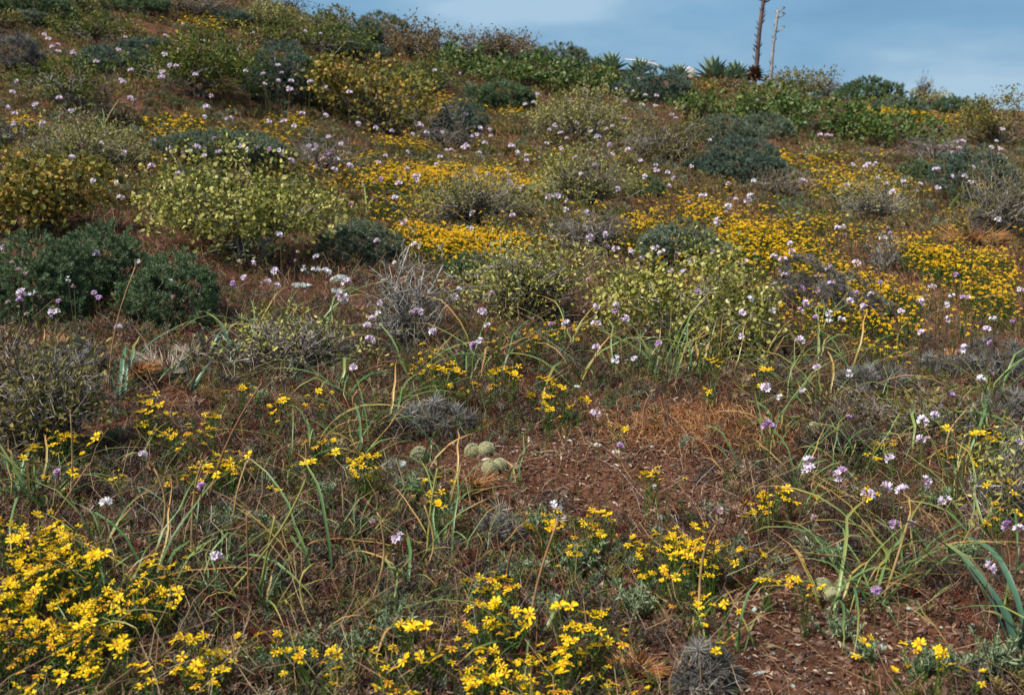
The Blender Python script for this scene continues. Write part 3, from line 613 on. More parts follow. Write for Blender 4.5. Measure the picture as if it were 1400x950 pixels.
autolabel(ST, 'dried orange-brown stalk', 'dried orange-brown stalks', 'dry stalk', 'dried flower stalks')

# ------------------------------------------------------------------ yellow daisies
def daisy_head(nr, rad=.0125, droop=0):
    gs = []; a = np.arange(nr) * 2 * PI / nr + rng.normal(0, .12, nr)
    d = np.stack([np.cos(a), np.sin(a), np.full(nr, .18) + rng.normal(0, .18, nr) - droop], -1)
    w = .34; pt = gfaces([(0, .2, 0), (-w * .5, .55, .05), (-w * .5, .92, 0), (0, 1.03, -.04), (w * .5, .92, 0), (w * .5, .55, .05)], [(0, 3, 2, 1), (0, 5, 4, 3)], [0, .4, .9, 1, .9, .4])
    pet = inst(pt, basis(d, rad * rng.uniform(.85, 1.12, nr), n=np.tile([0, 0, 1.0], (nr, 1)) + rng.normal(0, .15, (nr, 3))), np.zeros((nr, 3)), rng.random(nr))
    aa = np.linspace(0, 2 * PI, 8)[:-1]; R = rad * .30
    v = [(0, 0, R * .75)] + [(R * .65 * math.cos(x), R * .65 * math.sin(x), R * .55) for x in aa] + [(R * math.cos(x), R * math.sin(x), -.0) for x in aa] + [(R * .3 * math.cos(x), R * .3 * math.sin(x), -R * 1.1) for x in aa]
    f = [(0, 1 + k, 1 + (k + 1) % 7) for k in range(7)] + [(1 + k, 8 + k, 8 + (k + 1) % 7, 1 + (k + 1) % 7) for k in range(7)] + [(8 + k, 15 + k, 15 + (k + 1) % 7, 8 + (k + 1) % 7) for k in range(7)]
    dc = gfaces(v, f); dc.m = np.array([1] * 14 + [2] * 7); dc.r[:] = rng.random()
    return cat([pet, dc])
HEADG = [daisy_head(n, r) for n, r in ((8, .0140), (9, .0155), (7, .0130), (8, .0165), (6, .0110))]
HEADM = [mesh(h, 'daisy_head', [M['ray'], M['disc'], M['herb']]) for h in HEADG]
bud = daisy_head(9, .007); bud.v[:, :2] *= .55; bud.v[:, 2] = bud.v[:, 2] * 1.3 + np.hypot(bud.v[:, 0], bud.v[:, 1]) * 1.2
HEADM += [mesh(daisy_head(7, .0125, .35), 'daisy_head', [M['rayold'], M['disc'], M['herb']]), mesh(daisy_head(5, .013, .1), 'daisy_head', [M['ray'], M['disc'], M['herb']]), mesh(bud, 'daisy_head', [M['rayold'], M['disc'], M['herb']]), mesh(daisy_head(10, .013, -.5), 'daisy_head', [M['ray'], M['disc'], M['herb']])]
def daisy_plant(n, spread, h):
    P = np.stack([rng.normal(0, spread, n), rng.normal(0, spread, n), h + rng.normal(0, .012, n)], -1)
    for _ in range(12):      # push overlapping heads apart
        for i in range(n):
            d = P - P[i]; dd = np.linalg.norm(d, axis=1); k = (dd < .020) & (dd > 0); P[k, :2] += d[k, :2] * .4
    return P
def daisy_foliage(P, nl=46):
    n = len(P); K = 5; t = np.linspace(0, 1, K); b = rng.normal(0, .008, (n, 3)); b[:, 2] = -.01
    path = b[:, None] + (P - b)[:, None] * t[None, :, None]; path[:, :, :2] = b[:, None, :2] + (P - b)[:, None, :2] * (t ** 1.5)[None, :, None]
    path[:, -1, 2] -= .003; st = tubes(path, .0011, 3)
    j = rng.integers(0, n, nl); k = rng.integers(0, K - 1, nl); e = path[j, k] + (path[j, k + 1] - path[j, k]) * rng.random(nl)[:, None]
    d = rng.normal(0, 1, (nl, 3)) + np.array([0, 0, 1.1]); lf = inst(LANCE, basis(d, rng.uniform(.010, .021, nl)), e, rng.random(nl))
    return cat([st, lf])
DP = []
for k in range(14):
    n = [3, 4, 5, 6, 7, 9, 11, 13, 5, 8, 2, 3, 1, 15][k]; h = rng.uniform(.09, .15); P = daisy_plant(n, .016 + .0035 * n ** .8 + .004, h)
    root = bpy.data.objects.new('yellow_daisy', None); COL.objects.link(root)
    obj('foliage', daisy_foliage(P, 24 + 5 * n), M['herb'], root)
    for i in range(n):
        o = obj('flower_head', HEADM[int(rng.choice(9, p=[.13, .13, .13, .1, .12, .12, .09, .09, .09]))], None, root, P[i]); o.rotation_euler = (rng.normal(0, .35) - .1, rng.normal(0, .35), rng.uniform(0, 6.28)); o.scale = (rng.uniform(.75, 1.2),) * 3
    DP.append((root, n, h))
# pixel ellipses of daisies: u, v, ru, rv, number of plants, size class (mean heads)
YE = [(370, 540, 42, 14, 7), (230, 572, 66, 24, 18), (300, 622, 46, 14, 17), (88, 602, 45, 12, 6), (440, 545, 10, 5, 1), (440, 590, 14, 6, 2), (490, 640, 16, 26, 7), (575, 490, 14, 24, 7), (85, 745, 40, 25, 10), (60, 775, 65, 32, 22),
 (30, 800, 35, 40, 13), (130, 780, 12, 8, 2), (185, 812, 38, 14, 10), (140, 832, 40, 14, 9), (60, 868, 60, 24, 21), (135, 895, 30, 20, 6), (45, 920, 40, 18, 5), (265, 885, 22, 16, 5), (275, 930, 18, 20, 5), (190, 920, 14, 14, 2), (210, 780, 25, 14, 4), (60, 715, 20, 6, 2), (8, 720, 12, 8, 2),
 (745, 710, 22, 8, 3), (820, 722, 34, 12, 6), (780, 745, 18, 10, 3), (910, 752, 42, 24, 15), (965, 748, 16, 30, 7), (945, 800, 14, 8, 2), (800, 858, 44, 20, 7), (770, 890, 40, 20, 4), (680, 835, 36, 18, 8), (655, 855, 25, 20, 5), (655, 915, 30, 18, 6), (715, 925, 28, 20, 5), (760, 925, 22, 18, 6),
 (650, 780, 40, 10, 3), (690, 785, 14, 12, 3), (510, 890, 14, 6, 2), (582, 882, 18, 8, 3), (540, 940, 20, 8, 2), (430, 915, 14, 8, 2), (1045, 682, 14, 10, 4), (1058, 770, 14, 6, 3), (1262, 900, 8, 6, 1), (1310, 915, 10, 6, 1), (1288, 898, 6, 4, 1), (860, 935, 20, 8, 2), (1085, 665, 30, 8, 3), (1015, 740, 25, 14, 4),
 (1070, 745, 20, 10, 2), (1110, 805, 8, 6, 1), (1000, 850, 40, 25, 3), (590, 655, 18, 10, 2), (600, 690, 8, 8, 1), (390, 870, 30, 15, 3), (1200, 655, 30, 15, 3), (665, 590, 14, 16, 4), (700, 600, 14, 12, 2), (770, 545, 32, 14, 7), (690, 520, 30, 14, 6), (615, 505, 34, 20, 9), (830, 570, 40, 10, 2), (980, 520, 12, 6, 2), (1035, 520, 14, 8, 2),
 (700, 455, 50, 12, 10), (770, 445, 35, 12, 7), (805, 435, 12, 12, 4), (1210, 468, 45, 20, 16), (1240, 610, 50, 14, 3), (1340, 620, 40, 20, 6), (1350, 680, 30, 20, 4), (60, 640, 40, 10, 2), (415, 640, 14, 6, 1), (160, 645, 14, 6, 1), (520, 575, 14, 8, 2), (860, 610, 60, 20, 2), (850, 665, 60, 20, 1), (460, 600, 10, 30, 2),
 (510, 410, 40, 20, 3), (1330, 590, 60, 15, 3), (90, 640, 10, 8, 1), (370, 640, 12, 8, 1), (260, 650, 40, 8, 2), (560, 870, 40, 12, 2), (320, 885, 40, 20, 3), (1180, 870, 60, 20, 1)]
FAR = [(600, 236, 105, 13, 420), (700, 250, 60, 10, 130), (640, 325, 75, 13, 380), (700, 345, 50, 12, 60), (560, 310, 30, 8, 60), (545, 195, 58, 10, 90), (695, 160, 46, 13, 90), (640, 175, 30, 12, 40), (1090, 322, 140, 32, 330), (1085, 216, 55, 9, 90), (1160, 246, 90, 24, 170), (1300, 345, 100, 26, 190), (1360, 385, 50, 30, 60), (1190, 385, 90, 26, 140), (1010, 305, 60, 20, 70),
 (960, 280, 50, 20, 60), (260, 162, 60, 12, 60), (370, 190, 45, 14, 60), (30, 165, 22, 8, 26), (280, 28, 50, 9, 50), (400, 163, 30, 8, 20), (130, 220, 60, 30, 10), (1230, 150, 50, 6, 220), (1300, 160, 45, 6, 150), (955, 110, 16, 5, 20), (975, 118, 12, 3, 10), (1055, 122, 12, 3, 10), (620, 140, 30, 10, 40), (230, 185, 50, 20, 20), (470, 250, 50, 15, 20), (950, 410, 100, 20, 30), (1300, 300, 60, 20, 50), (880, 300, 40, 15, 40), (580, 280, 60, 14, 60),
 (1180, 430, 120, 20, 60), (1360, 440, 40, 20, 40), (500, 210, 30, 10, 20), (1110, 335, 280, 70, 260), (700, 250, 200, 40, 160), (470, 25, 30, 6, 10), (1200, 205, 20, 6, 12), (1380, 340, 40, 12, 30), (120, 260, 60, 30, 12), (780, 215, 90, 10, 30), (300, 200, 200, 40, 60), (200, 40, 120, 25, 14)]
cand = []
for (u, v, ru, rv, n) in YE:
    for _ in range(max(1, round(n * (.80 if v > 700 else .85)))):
        a = rng.uniform(0, 2 * PI); q = math.sqrt(rng.random()); cand.append((u + ru * q * math.cos(a), v + rv * q * math.sin(a), 1))
for (u, v, ru, rv, n) in FAR:
    for _ in range(int(n * 1.35)):
        q = rng.normal(0, .55, 2); cand.append((u + ru * q[0], v + rv * q[1], 0))
cand = np.array(cand); HP, okk = hit(cand[:, 0], cand[:, 1], .12)
cz = hit([574, 665, 645, 1137, 817], [625, 635, 672, 812, 640])[0]; far_ = np.min(np.hypot(HP[:, None, 0] - cz[None, :, 0], HP[:, None, 1] - cz[None, :, 1] + .04), 1) > .17
keep = okk & (HP[:, 1] > 1.3) & far_; HP = HP[keep]; cand = cand[keep]
pk = (vnoise(HP[:, 0] * 1.9, HP[:, 1] * 1.1, 91) + .5 + rng.normal(0, .12, len(HP)) > .41) | (cand[:, 2] > 0); HP = HP[pk]; cand = cand[pk]
order = np.argsort(HP[:, 1]); near = order[:298]; rest = order[298:]
DI = []; dused = set()
for i in near:
    p = HP[i]; x, y = p[0], p[1]; z = float(ground(x, y)); dense = cand[i, 2] > 0
    k = int(rng.choice([0, 1, 2, 3, 8, 9, 11, 12, 10, 0, 11] if y > 2.9 else [0, 1, 2, 3, 4, 5, 8, 9, 11])); root, n, h = DP[k]
    if k not in dused: dused.add(k); o = root; o.location = (float(x), float(y), z); o.rotation_euler = (0, 0, rng.uniform(0, 6.28)); o.scale = (float(np.clip(.84 + (y - 2.5) * .11, .84, 1.12)),) * 3
    else: o = copy_tree(root, (x, y, z), rng.uniform(0, 6.28), float(rng.uniform(.88, 1.12) * np.clip(.84 + (y - 2.5) * .11, .84, 1.12)))
    look = 'dense yellow' if n >= 7 else 'sparse yellow' if n <= 3 else 'yellow'
    u_, v_, _ = project(np.array([x, y, z + .12])); DI.append((o, float(u_), float(v_), y, look))
for k, (root, n, h) in enumerate(DP):
    if k not in dused:
        for c in list(root.children): bpy.data.objects.remove(c)
        bpy.data.objects.remove(root)
autolabel(DI, 'daisy', 'daisies', 'daisy', 'yellow daisies in the foreground')
# the far ones, one object
def farflowers():
    P = HP[rest]; y = P[:, 1]; reps = 4; N = len(P) * reps
    Q = np.repeat(P, reps, 0); sc = np.repeat(np.clip((y / 6) ** .5, .8, 1.6), reps)
    Q[:, :2] += rng.normal(0, .035, (N, 2)) * sc[:, None]
    hgt = rng.uniform(.07, .14, N); Q[:, 2] = ground(Q[:, 0], Q[:, 1]) + hgt
    g = []; j = rng.integers(0, 5, N); d = np.stack([rng.normal(0, .3, N), rng.normal(-.2, .3, N), np.ones(N)], -1)
    for k in range(5):
        s = j == k; g.append(inst(HEADG[k], zbasis(d[s], sc[s] * rng.uniform(.45, .8, s.sum())), Q[s], rng.random(s.sum())))
    K = 3; t = np.linspace(0, 1, K); b = Q.copy(); b[:, 2] -= hgt; b[:, :2] += rng.normal(0, .01, (N, 2)); path = b[:, None] + (Q - b)[:, None] * t[None, :, None]
    stg = tubes(path, .0014, 3); stg.m[:] = 2; g.append(stg)
    m = N * 1; jj = rng.integers(0, N, m); e = b[jj] + (Q - b)[jj] * rng.random(m)[:, None] * .8; lf = inst(LANCE, basis(rng.normal(0, 1, (m, 3)) + [0, 0, 1], .03 * sc[jj]), e, rng.random(m)); lf.m[:] = 2; g.append(lf)
    o = obj('yellow_flowers', cat(g), [M['farray'], M['disc'], M['herb']]); tag(o, 'drifts of tiny yellow flowers spreading between the shrubs up the slope', 'wildflowers', None, 'stuff')
farflowers()
print('daisies', round(time.time() - T0, 1), len(rest))

# ------------------------------------------------------------------ lilac flowers (heads read off the photo, crop coordinates / 2.968)
C1 = [(180,140),(198,157),(235,178),(212,187),(237,208),(297,213),(68,327),(52,370),(240,397),(290,447),(345,452),(145,422),(137,437),(30,432),(60,460),(58,498),(175,500),(500,330),(490,320),(533,282),(530,395),(541,402),(660,290),(656,312),(668,220),(690,262),(715,264),(732,200),(825,167),(793,300),(858,384),(837,432),(830,472),(920,478),(938,476),(997,286),(1068,297),(1073,338),(1130,325),(1142,293),(1128,264),(1108,237),(1215,240),(1240,245),(1245,291),(1260,330),(1175,360),(1180,328),(1323,467),(1323,350),(1225,460),(1090,490),(1152,490),(1195,510),(507,148),(743,97),(670,143),(277,540),(330,582),(343,620),(293,635),(410,577),(502,615),(617,672),(720,696),(478,738),(490,796),(380,728),(345,512),(626,563),(683,598),(695,612),(737,615),(745,628),(775,610),(797,594),(829,630),(835,600),(870,557),(888,612),(937,583),(940,607),(960,607),(983,590),(1000,605),(1045,588),(1092,603),(1030,598),(1135,610),(1180,648),(1240,620),(1255,590),(1278,587),(1275,605),(1310,640),(1340,622),(1370,640),(1285,672),(1355,683),(1332,553),(1380,580),(1133,945),(390,247),(480,200),(1240,125),(1025,132),(1300,135)]
C2 = [(38,372),(297,394),(240,398),(72,500),(145,515),(210,528),(322,505),(418,437),(511,460),(750,422),(785,415),(993,360),(1210,318),(1120,362),(1118,398),(1152,412),(1187,368),(1240,384),(1283,387),(1225,425),(1280,428),(1345,465),(1362,478),(295,542),(350,535),(414,535),(430,607),(450,604),(405,633),(500,600),(513,588),(535,552),(555,545),(567,520),(587,577),(607,524),(612,548),(567,616),(272,612),(155,655),(185,627),(270,678),(167,722),(238,738),(223,797),(140,798),(95,747),(140,735),(310,710),(310,725),(393,662),(400,775),(432,770),(600,703),(683,738),(685,707),(697,590),(718,618),(757,625),(755,650),(838,580),(850,523),(872,507),(895,537),(920,557),(960,500),(1050,508),(1083,520),(1105,508),(1045,552),(1020,530),(1090,585),(1105,624),(1155,480),(1218,650),(1280,667),(1283,688),(1330,697),(1355,718),(1235,713),(1335,750),(958,637),(897,600),(1125,763),(1165,883),(850,797),(880,792),(920,808),(915,845),(1000,853),(773,903),(700,870),(738,753),(543,755),(538,860),(260,893),(45,822),(525,922),(40,668),(7,580),(385,285),(485,297),(800,380),(1168,607),(1035,668),(980,700),(858,910)]
C3 = [(45,672),(195,742),(300,728),(35,814),(92,790),(205,802),(225,803),(275,808),(288,790),(195,830),(153,893),(185,855),(500,731),(752,677),(700,665),(765,664),(793,664),(803,718),(834,745),(863,775),(905,733),(675,748),(1040,685),(1103,712),(1155,710),(1128,700),(1180,737),(1046,760),(958,773),(975,743),(1132,600),(1137,627),(1103,616),(1122,573),(1145,572),(1263,597),(1298,602),(1290,625),(1307,524),(1283,570),(903,903),(845,915),(640,920),(660,915),(1290,885),(1248,796),(610,550),(595,547),(568,548),(50,547),(120,570),(110,483),(140,485),(1188,680),(1228,650)]
C4 = [(23,62),(48,120),(75,150),(102,165),(8,148),(385,88),(565,118),(275,188),(130,248),(90,245),(78,272),(238,277),(107,328),(220,322),(692,203),(400,265),(383,245),(702,265),(478,382),(968,117),(1028,125),(992,185),(945,205),(1086,198),(1115,157),(1125,215),(1197,117),(1206,80),(1284,97),(1232,145),(1278,152),(1322,157),(1135,12),(1378,250),(300,217),(32,280),(578,892)]
C5 = [(148,35),(222,122),(302,50),(28,198),(12,262),(162,285),(150,328),(132,348),(240,233),(305,315),(318,318),(467,262),(482,228),(615,248),(578,318),(598,373),(382,400),(565,437),(545,453),(120,432),(58,543),(913,152),(870,25),(1125,120),(1155,190),(1205,133),(1255,82),(1280,65),(1305,82),(1220,108),(1185,78),(1120,70),(1085,60),(1012,20),(970,52),(1075,12),(1210,253),(1090,272),(1040,298),(1120,295),(1120,320),(1152,350),(1038,373),(1042,463),(1195,510),(1295,450),(1120,512),(1035,730),(1135,862),(1008,190),(860,372),(108,375),(812,122),(1370,90),(1340,160),(995,322),(917,365)]
C6 = [(125,75),(50,112),(15,165),(68,118),(208,70),(265,123),(302,93),(382,97),(418,112),(405,162),(425,172),(325,145),(380,212),(75,237),(283,268),(257,325),(248,418),(375,318),(487,313),(508,290),(552,343),(557,235),(548,180),(575,175),(605,325),(605,360),(655,352),(612,208),(493,225),(487,435),(690,278),(720,245),(775,250),(812,200),(875,240),(972,280),(715,127),(668,15),(825,22),(850,3),(1025,220),(1037,262),(1080,290),(1052,315),(1105,257),(1150,262),(1165,265),(1118,172),(1270,348),(1245,388),(1347,358),(1378,235),(1260,445),(1157,468),(1130,485),(1267,570),(1225,592),(980,405),(747,300),(897,317),(1103,653),(1035,737),(985,757),(975,760),(685,743),(355,775),(372,778),(500,640),(682,570),(555,545),(405,662),(350,630),(975,835),(1002,828),(1382,845),(857,908),(523,925),(450,80),(448,48),(605,145),(1090,350)]
C7 = [(235,30),(430,148),(875,373),(820,88)]
C8 = [(140,232),(232,290),(873,172)]
C9 = [(522,18),(658,28),(642,42),(995,65),(840,88),(903,98),(1075,148),(938,240),(868,238),(795,500),(1250,410),(1330,245),(1378,258),(158,182),(540,222),(760,122)]
LF = []
for C_, (ox, oy) in zip((C1, C2, C3, C4, C5, C6, C7, C8, C9), ((0, 0), (465, 0), (930, 0), (0, 315), (465, 315), (930, 315), (0, 630), (465, 630), (930, 630))):
    LF += [(x / 2.968 + ox, y / 2.968 + oy) for x, y in C_]
LF = np.array(LF)
def floret():
    gs = []; a = np.arange(6) * PI / 3
    tube_ = tubes(np.array([[(0, 0, 0), (0, 0, .25), (0, 0, .5)]]), np.array([[.06, .13, .15]]), 6); tube_.t = tube_.t * .35; gs.append(tube_)
    for k in range(6):
        ca, sa = math.cos(a[k]), math.sin(a[k]); w = .17
        pts = [(.12, .46, .5 * w), (.36, .78, w), (.56, .92, w * .75), (.64, .93, .0)]
        v = []; 
        for (rr_, zz, ww) in pts[:3]: v += [(rr_ * ca - ww * sa, rr_ * sa + ww * ca, zz), (rr_ * ca + ww * sa, rr_ * sa - ww * ca, zz)]
        v.append((pts[3][0] * ca, pts[3][0] * sa, pts[3][1]))
        gs.append(gfaces(v, [(0, 1, 3, 2), (2, 3, 5, 4), (4, 5, 6)], [.35, .35, .7, .7, .95, .95, 1]))
    return cat(gs)
FLO = floret()
def umbel(n, size, flat=.6):
    a = np.arange(n) * 2.4 + rng.normal(0, .2, n); el = np.sqrt((np.arange(n) + .5) / n) * 1.35
    d = np.stack([np.sin(el) * np.cos(a), np.sin(el) * np.sin(a), np.cos(el) * flat + .25], -1) + rng.normal(0, .12, (n, 3))
    P = unit(d) * .15 * size
    g = inst(FLO, zbasis(d, size * rng.uniform(.55, .8, n)), P, rng.random(n)); br_ = inst(LANCE, basis(np.array([[1, 0, -.3], [-1, .2, -.3], [0, 1, -.2], [.2, -1, -.3]]), size * .45), np.zeros((4, 3)), rng.random(4)); br_.t[:] = 0
    return cat([g, br_])
def closedhead(n, size):
    a = np.arange(n) * 2.4; d = np.stack([.45 * np.cos(a), .45 * np.sin(a), np.ones(n)], -1) + rng.normal(0, .2, (n, 3))
    g = inst(leaf_t(.5, .2, -.1), basis(d, size * rng.uniform(.6, 1, n)), np.zeros((n, 3)), rng.random(n)); return g
HD = {'lilac': [mesh(umbel(n, .036, .35), 'umbel', M['lilac']) for n in (4, 5, 5, 6)], 'white': [mesh(umbel(n, .035, .35), 'umbel_white', M['white']) for n in (3, 4, 5)],
      'violet': [mesh(umbel(9, .028), 'umbel_violet', M['violet']), mesh(umbel(7, .026), 'umbel_violet', M['violet'])], 'faded pink': [mesh(closedhead(18, .026), 'umbel_faded', M['pink']), mesh(umbel(6, .024), 'umbel_faded', M['pink'])]}
look = rng.choice(['lilac', 'white', 'violet', 'faded pink'], len(LF), p=[.50, .14, .18, .18])
forced = {(1103, 653, 930, 315): 'violet', (795, 500, 930, 630): 'violet', (430, 148, 0, 630): 'white', (130, 248, 0, 315): 'white', (248, 418, 930, 315): 'white', (873, 172, 465, 630): 'white', (158, 182, 930, 630): 'faded pink', (1260, 445, 930, 315): 'violet', (938, 240, 930, 630): 'violet', (75,150,0,315): 'faded pink', (102,165,0,315): 'faded pink', (48,120,0,315): 'faded pink', (1035,730,465,315): 'lilac', (578,892,0,315): 'lilac'}
for (x, y, ox, oy), c in forced.items():
    k = np.argmin(np.hypot(LF[:, 0] - (x / 2.968 + ox), LF[:, 1] - (y / 2.968 + oy))); look[k] = c
hs = rng.uniform(.18, .36, len(LF)); hs[LF[:, 1] > 600] = rng.uniform(.14, .26, (LF[:, 1] > 600).sum()); hs[LF[:, 1] < 130] = .45
LP, lok = hit(LF[:, 0], LF[:, 1], hs)
order = np.argsort(LP[:, 1]); LI = []; farL = []
for rank, i in enumerate(order):
    x, y, z = LP[i]; gz = float(ground(x, y)); h = z - gz
    bx_, by_ = rng.normal(0, .04, 2) * h * 2; b = np.array([x + bx_, y + by_, 0]); b[2] = float(ground(b[0], b[1])) - .005; tip = np.array([x, y, z - .012]) - b
    K = 7; t = np.linspace(0, 1, K); path = tip[None] * t[:, None]; path[:, :2] = tip[None, :2] * (t ** 1.6)[:, None]
    sc = rng.uniform(.66, 1.12) * float(np.clip(.62 + (y - 4) * .065, .58, 1.02)); 
    stalk = tubes(path[None], np.linspace(.0018, .0012, K)[None] * (1 if y < 6 else 1.4), 5)
    if rank < 299:
        o = thing('lilac_wildflower', b); obj('stem', stalk, M['scape'], o, smooth=True)
        hd = obj('flower_head', HD[look[i]][int(rng.integers(0, len(HD[look[i]])))], None, o, tip); hd.scale = (sc,) * 3; hd.rotation_euler = (rng.normal(.15, .5), rng.normal(0, .5), rng.uniform(0, 6.28))
        LI.append((o, LF[i, 0], LF[i, 1], y, look[i]))
    else: farL.append((b + tip, sc, stalk, b))
autolabel(LI, 'flower', 'flowers', 'wildflower', 'lilac and white wildflowers on thin stalks')
if farL:
    P = np.array([f[0] for f in farL]); S = np.array([f[1] for f in farL]); g = inst(umbel(5, .034), zbasis(np.tile([.1, -.1, 1.], (len(P), 1)) + rng.normal(0, .2, (len(P), 3)), S), P)
    ss = []
    for tip_, sc, s_, b in farL: s_.v = s_.v + b; s_.m[:] = 1; ss.append(s_)
    tag(obj('distant_wildflowers', cat([g] + ss), [M['lilac'], M['scape']]), 'distant lilac wildflowers sprinkled over the upper slope', 'wildflowers', None, 'stuff')
for it in EX: it[0]['group'] = 'x'
for ct in ('bush', 'shrub'):
    autolabel([(i[0], i[1], i[2] - 15, i[3], i[4].replace(' bush', '').replace(' shrub', '').replace(' and yellow', '')) for i in EX if i[4].endswith(ct)], ct, {'bush': 'bushes', 'shrub': 'shrubs'}[ct], 'shrub', 'small shrubs packed on the upper slope')
print('lilac', round(time.time() - T0, 1), len(LF))

# ------------------------------------------------------------------ cacti
def uvball(rx, rz, nu=28, nv=16, ribs=0, amp=0.0):
    v = []; fs = []; t = []
    for j in range(nv + 1):
        ph = PI * j / nv - PI / 2
        for i in range(nu):
            th = 2 * PI * i / nu; k = 1 + amp * math.sin(ribs * th + j * 1.2) * math.cos(ph); r = rx * math.cos(ph) * k
            dimple = .12 * rz * math.exp(-((PI / 2 - ph) / .28) ** 2)
            v.append((r * math.cos(th), r * math.sin(th), rz * math.sin(ph) * k - dimple + rz * .75)); t.append(j / nv)
    for j in range(nv):
        for i in range(nu): fs.append((j * nu + i, j * nu + (i + 1) % nu, (j + 1) * nu + (i + 1) % nu, (j + 1) * nu + i))
    return gfaces(v, fs, t)
def ball_cactus(u, v, wpx, label, tiltx=0):
    p, _ = hit([u], [v]); p = p[0]; R = wpx * p[1] / FPX / 2 * 1.1; rz = R * rng.uniform(.98, 1.15); p[2] = float(ground(p[0], p[1])) - R * .12
    o = thing('ball_cactus', p, label, 'cactus', 'small round cacti'); o.rotation_euler = (tiltx, 0, 0)
    obj('body', uvball(R * .9, rz * .9, 28, 16, 12, .05), M['cactus'], o, smooth=True)
    n = 190; k = np.arange(n); zz = 1 - 1.55 * (k + .5) / n; th = k * 2.39996; d = np.stack([np.sqrt(1 - zz ** 2) * np.cos(th), np.sqrt(1 - zz ** 2) * np.sin(th), zz], -1)
    C_ = d * np.array([R * .93, R * .93, rz * .93]); C_[:, 2] += rz * .9 * .75; m = 11; j = np.repeat(k, m)
    dd = d[j] * .45 + unit(rng.normal(size=(n * m, 3))) * .9; nd = gfaces([(-.05, 0, 0), (.05, 0, 0), (.02, 1, 0), (-.02, 1, 0)], [(0, 1, 2, 3)], [0, 0, 1, 1])
    obj('spines', inst(nd, basis(dd, R * .16), C_[j], np.clip(zz[j] * .3 + rng.random(n * m) * .7, 0, 1)), M['cactusspine'], o)
    dm = uvball(R * .14, R * .10, 10, 6); dm.v[:, 2] += rz * 1.42; obj('crown_tip', dm, M['deadagave'], o, smooth=True)
ball_cactus(574, 631, 25, 'lone cream-spined ball cactus with a dark dimple, left of the cactus cluster', .25)
ball_cactus(646, 624, 21, 'grey-purplish ball cactus at the left of the cluster of four', .15)
ball_cactus(665, 622, 22, 'ball cactus at the back right of the cluster of four', .1)
ball_cactus(670, 648, 22, 'yellowish ball cactus at the front of the cluster of four', .2)
ball_cactus(683, 645, 19, 'tilted ball cactus at the right end of the cluster of four', -.2)
ball_cactus(1123, 812, 26, 'green ball cactus half hidden under arching leaves, left of the other two', .1)
ball_cactus(1151, 808, 20, 'pale ball cactus half hidden under arching leaves, right of the other two', .1)
ball_cactus(1137, 822, 22, 'brownish ball cactus in front of the two under the arching leaves', .1)
ball_cactus(1112, 596, 22, 'round brown ball cactus in the dark dead shrub right of the bare soil', .1)

def spiny(u, v, wpx, hpx, label, mat='orangespine', nst=4, nsp=230, stemvis=1.0, long=1.0):
    p, _ = hit([u], [v]); p = p[0]; p[2] = float(ground(p[0], p[1])); S = p[1] / FPX; W = wpx * S; H = hpx * S
    o = thing('spiny_cactus', p, label, 'cactus', 'long-spined low cacti'); bodies = []
    for k in range(nst):
        h = H * rng.uniform(.35, .6) * stemvis; r = W * .11 * rng.uniform(.8, 1.2); a = rng.uniform(0, 6.28); q = W * .16 * (k > 0)
        b = uvball(r, h / 2, 16, 12, 5, .12); b.v[:, 2] -= h * .12; c = np.array([q * math.cos(a), q * math.sin(a), 0]); tilt = .5 * (k > 0)
        b.v[:, 0] += b.v[:, 2] * math.cos(a) * tilt; b.v[:, 1] += b.v[:, 2] * math.sin(a) * tilt; b.v += c
        b.r[:] = rng.random(); obj('stem', b, M['greencactus'], o, smooth=True); bodies.append(b.v)
    V = np.concatenate(bodies); V = V[V[:, 2] > H * .08]; s = V[rng.integers(0, len(V), nsp)]
    d = unit(s - np.array([0, 0, H * .15])) + rng.normal(0, .35, (nsp, 3)); d[:, 2] = np.abs(d[:, 2]) * .8 + .05
    L_ = rng.uniform(.2, .62, nsp) * W * .75 * long; K = 3; t = np.linspace(0, 1, K); path = s[:, None] + unit(d)[:, None] * (L_[:, None] * t[None])[:, :, None]
    obj('spines', tubes(path, np.array([.0013, .0010, .0003])[None] * (1 + p[1] * .09) * np.ones((nsp, 1)), 3), M[mat], o)
spiny(645, 678, 62, 50, 'green-stemmed cactus with long orange spines below the ball cacti', nst=5, nsp=150)
spiny(660, 700, 40, 30, 'small orange-spined cactus touching the front of the green-stemmed one', nst=2, nsp=110)
spiny(182, 525, 75, 75, 'tall orange-spined cactus beside a broad bluish blade at left', nst=4, nsp=320, stemvis=.8)
spiny(62, 478, 65, 40, 'orange-spined cactus under the left edge sage bush', nst=4, nsp=240, stemvis=.6)
spiny(135, 452, 50, 35, 'orange-spined cactus between the sage bushes at left', nst=3, nsp=170, stemvis=.6)
spiny(228, 520, 80, 62, 'grey-spined brown cactus right of the tall orange-spined one at left', 'palespine', 5, 380, .9)
spiny(262, 495, 50, 40, 'small brown cactus under the upright-tipped sage bush', 'palespine', 3, 200, .8)
spiny(872, 925, 80, 62, 'brown-spined cactus near the bottom edge right of centre', nst=4, nsp=330, stemvis=.8)
spiny(938, 925, 60, 52, 'dull grey-spined cactus at the bottom edge, right of the brown-spined one', 'palespine', 4, 300, .9)
spiny(1300, 500, 50, 58, 'golden-spined cactus rising between grey cushions at right', nst=3, nsp=260, stemvis=.6)
spiny(1058, 480, 60, 34, 'orange-spined cactus under the blades right of centre', nst=3, nsp=200, stemvis=.5)
spiny(1330, 335, 90, 50, 'brown-spined cactus mound at the right edge in the middle distance', nst=5, nsp=420, stemvis=.5)
spiny(590, 585, 50, 30, 'grey-spined flat cactus in the mat behind the ball cacti', 'palespine', 3, 200, .5)
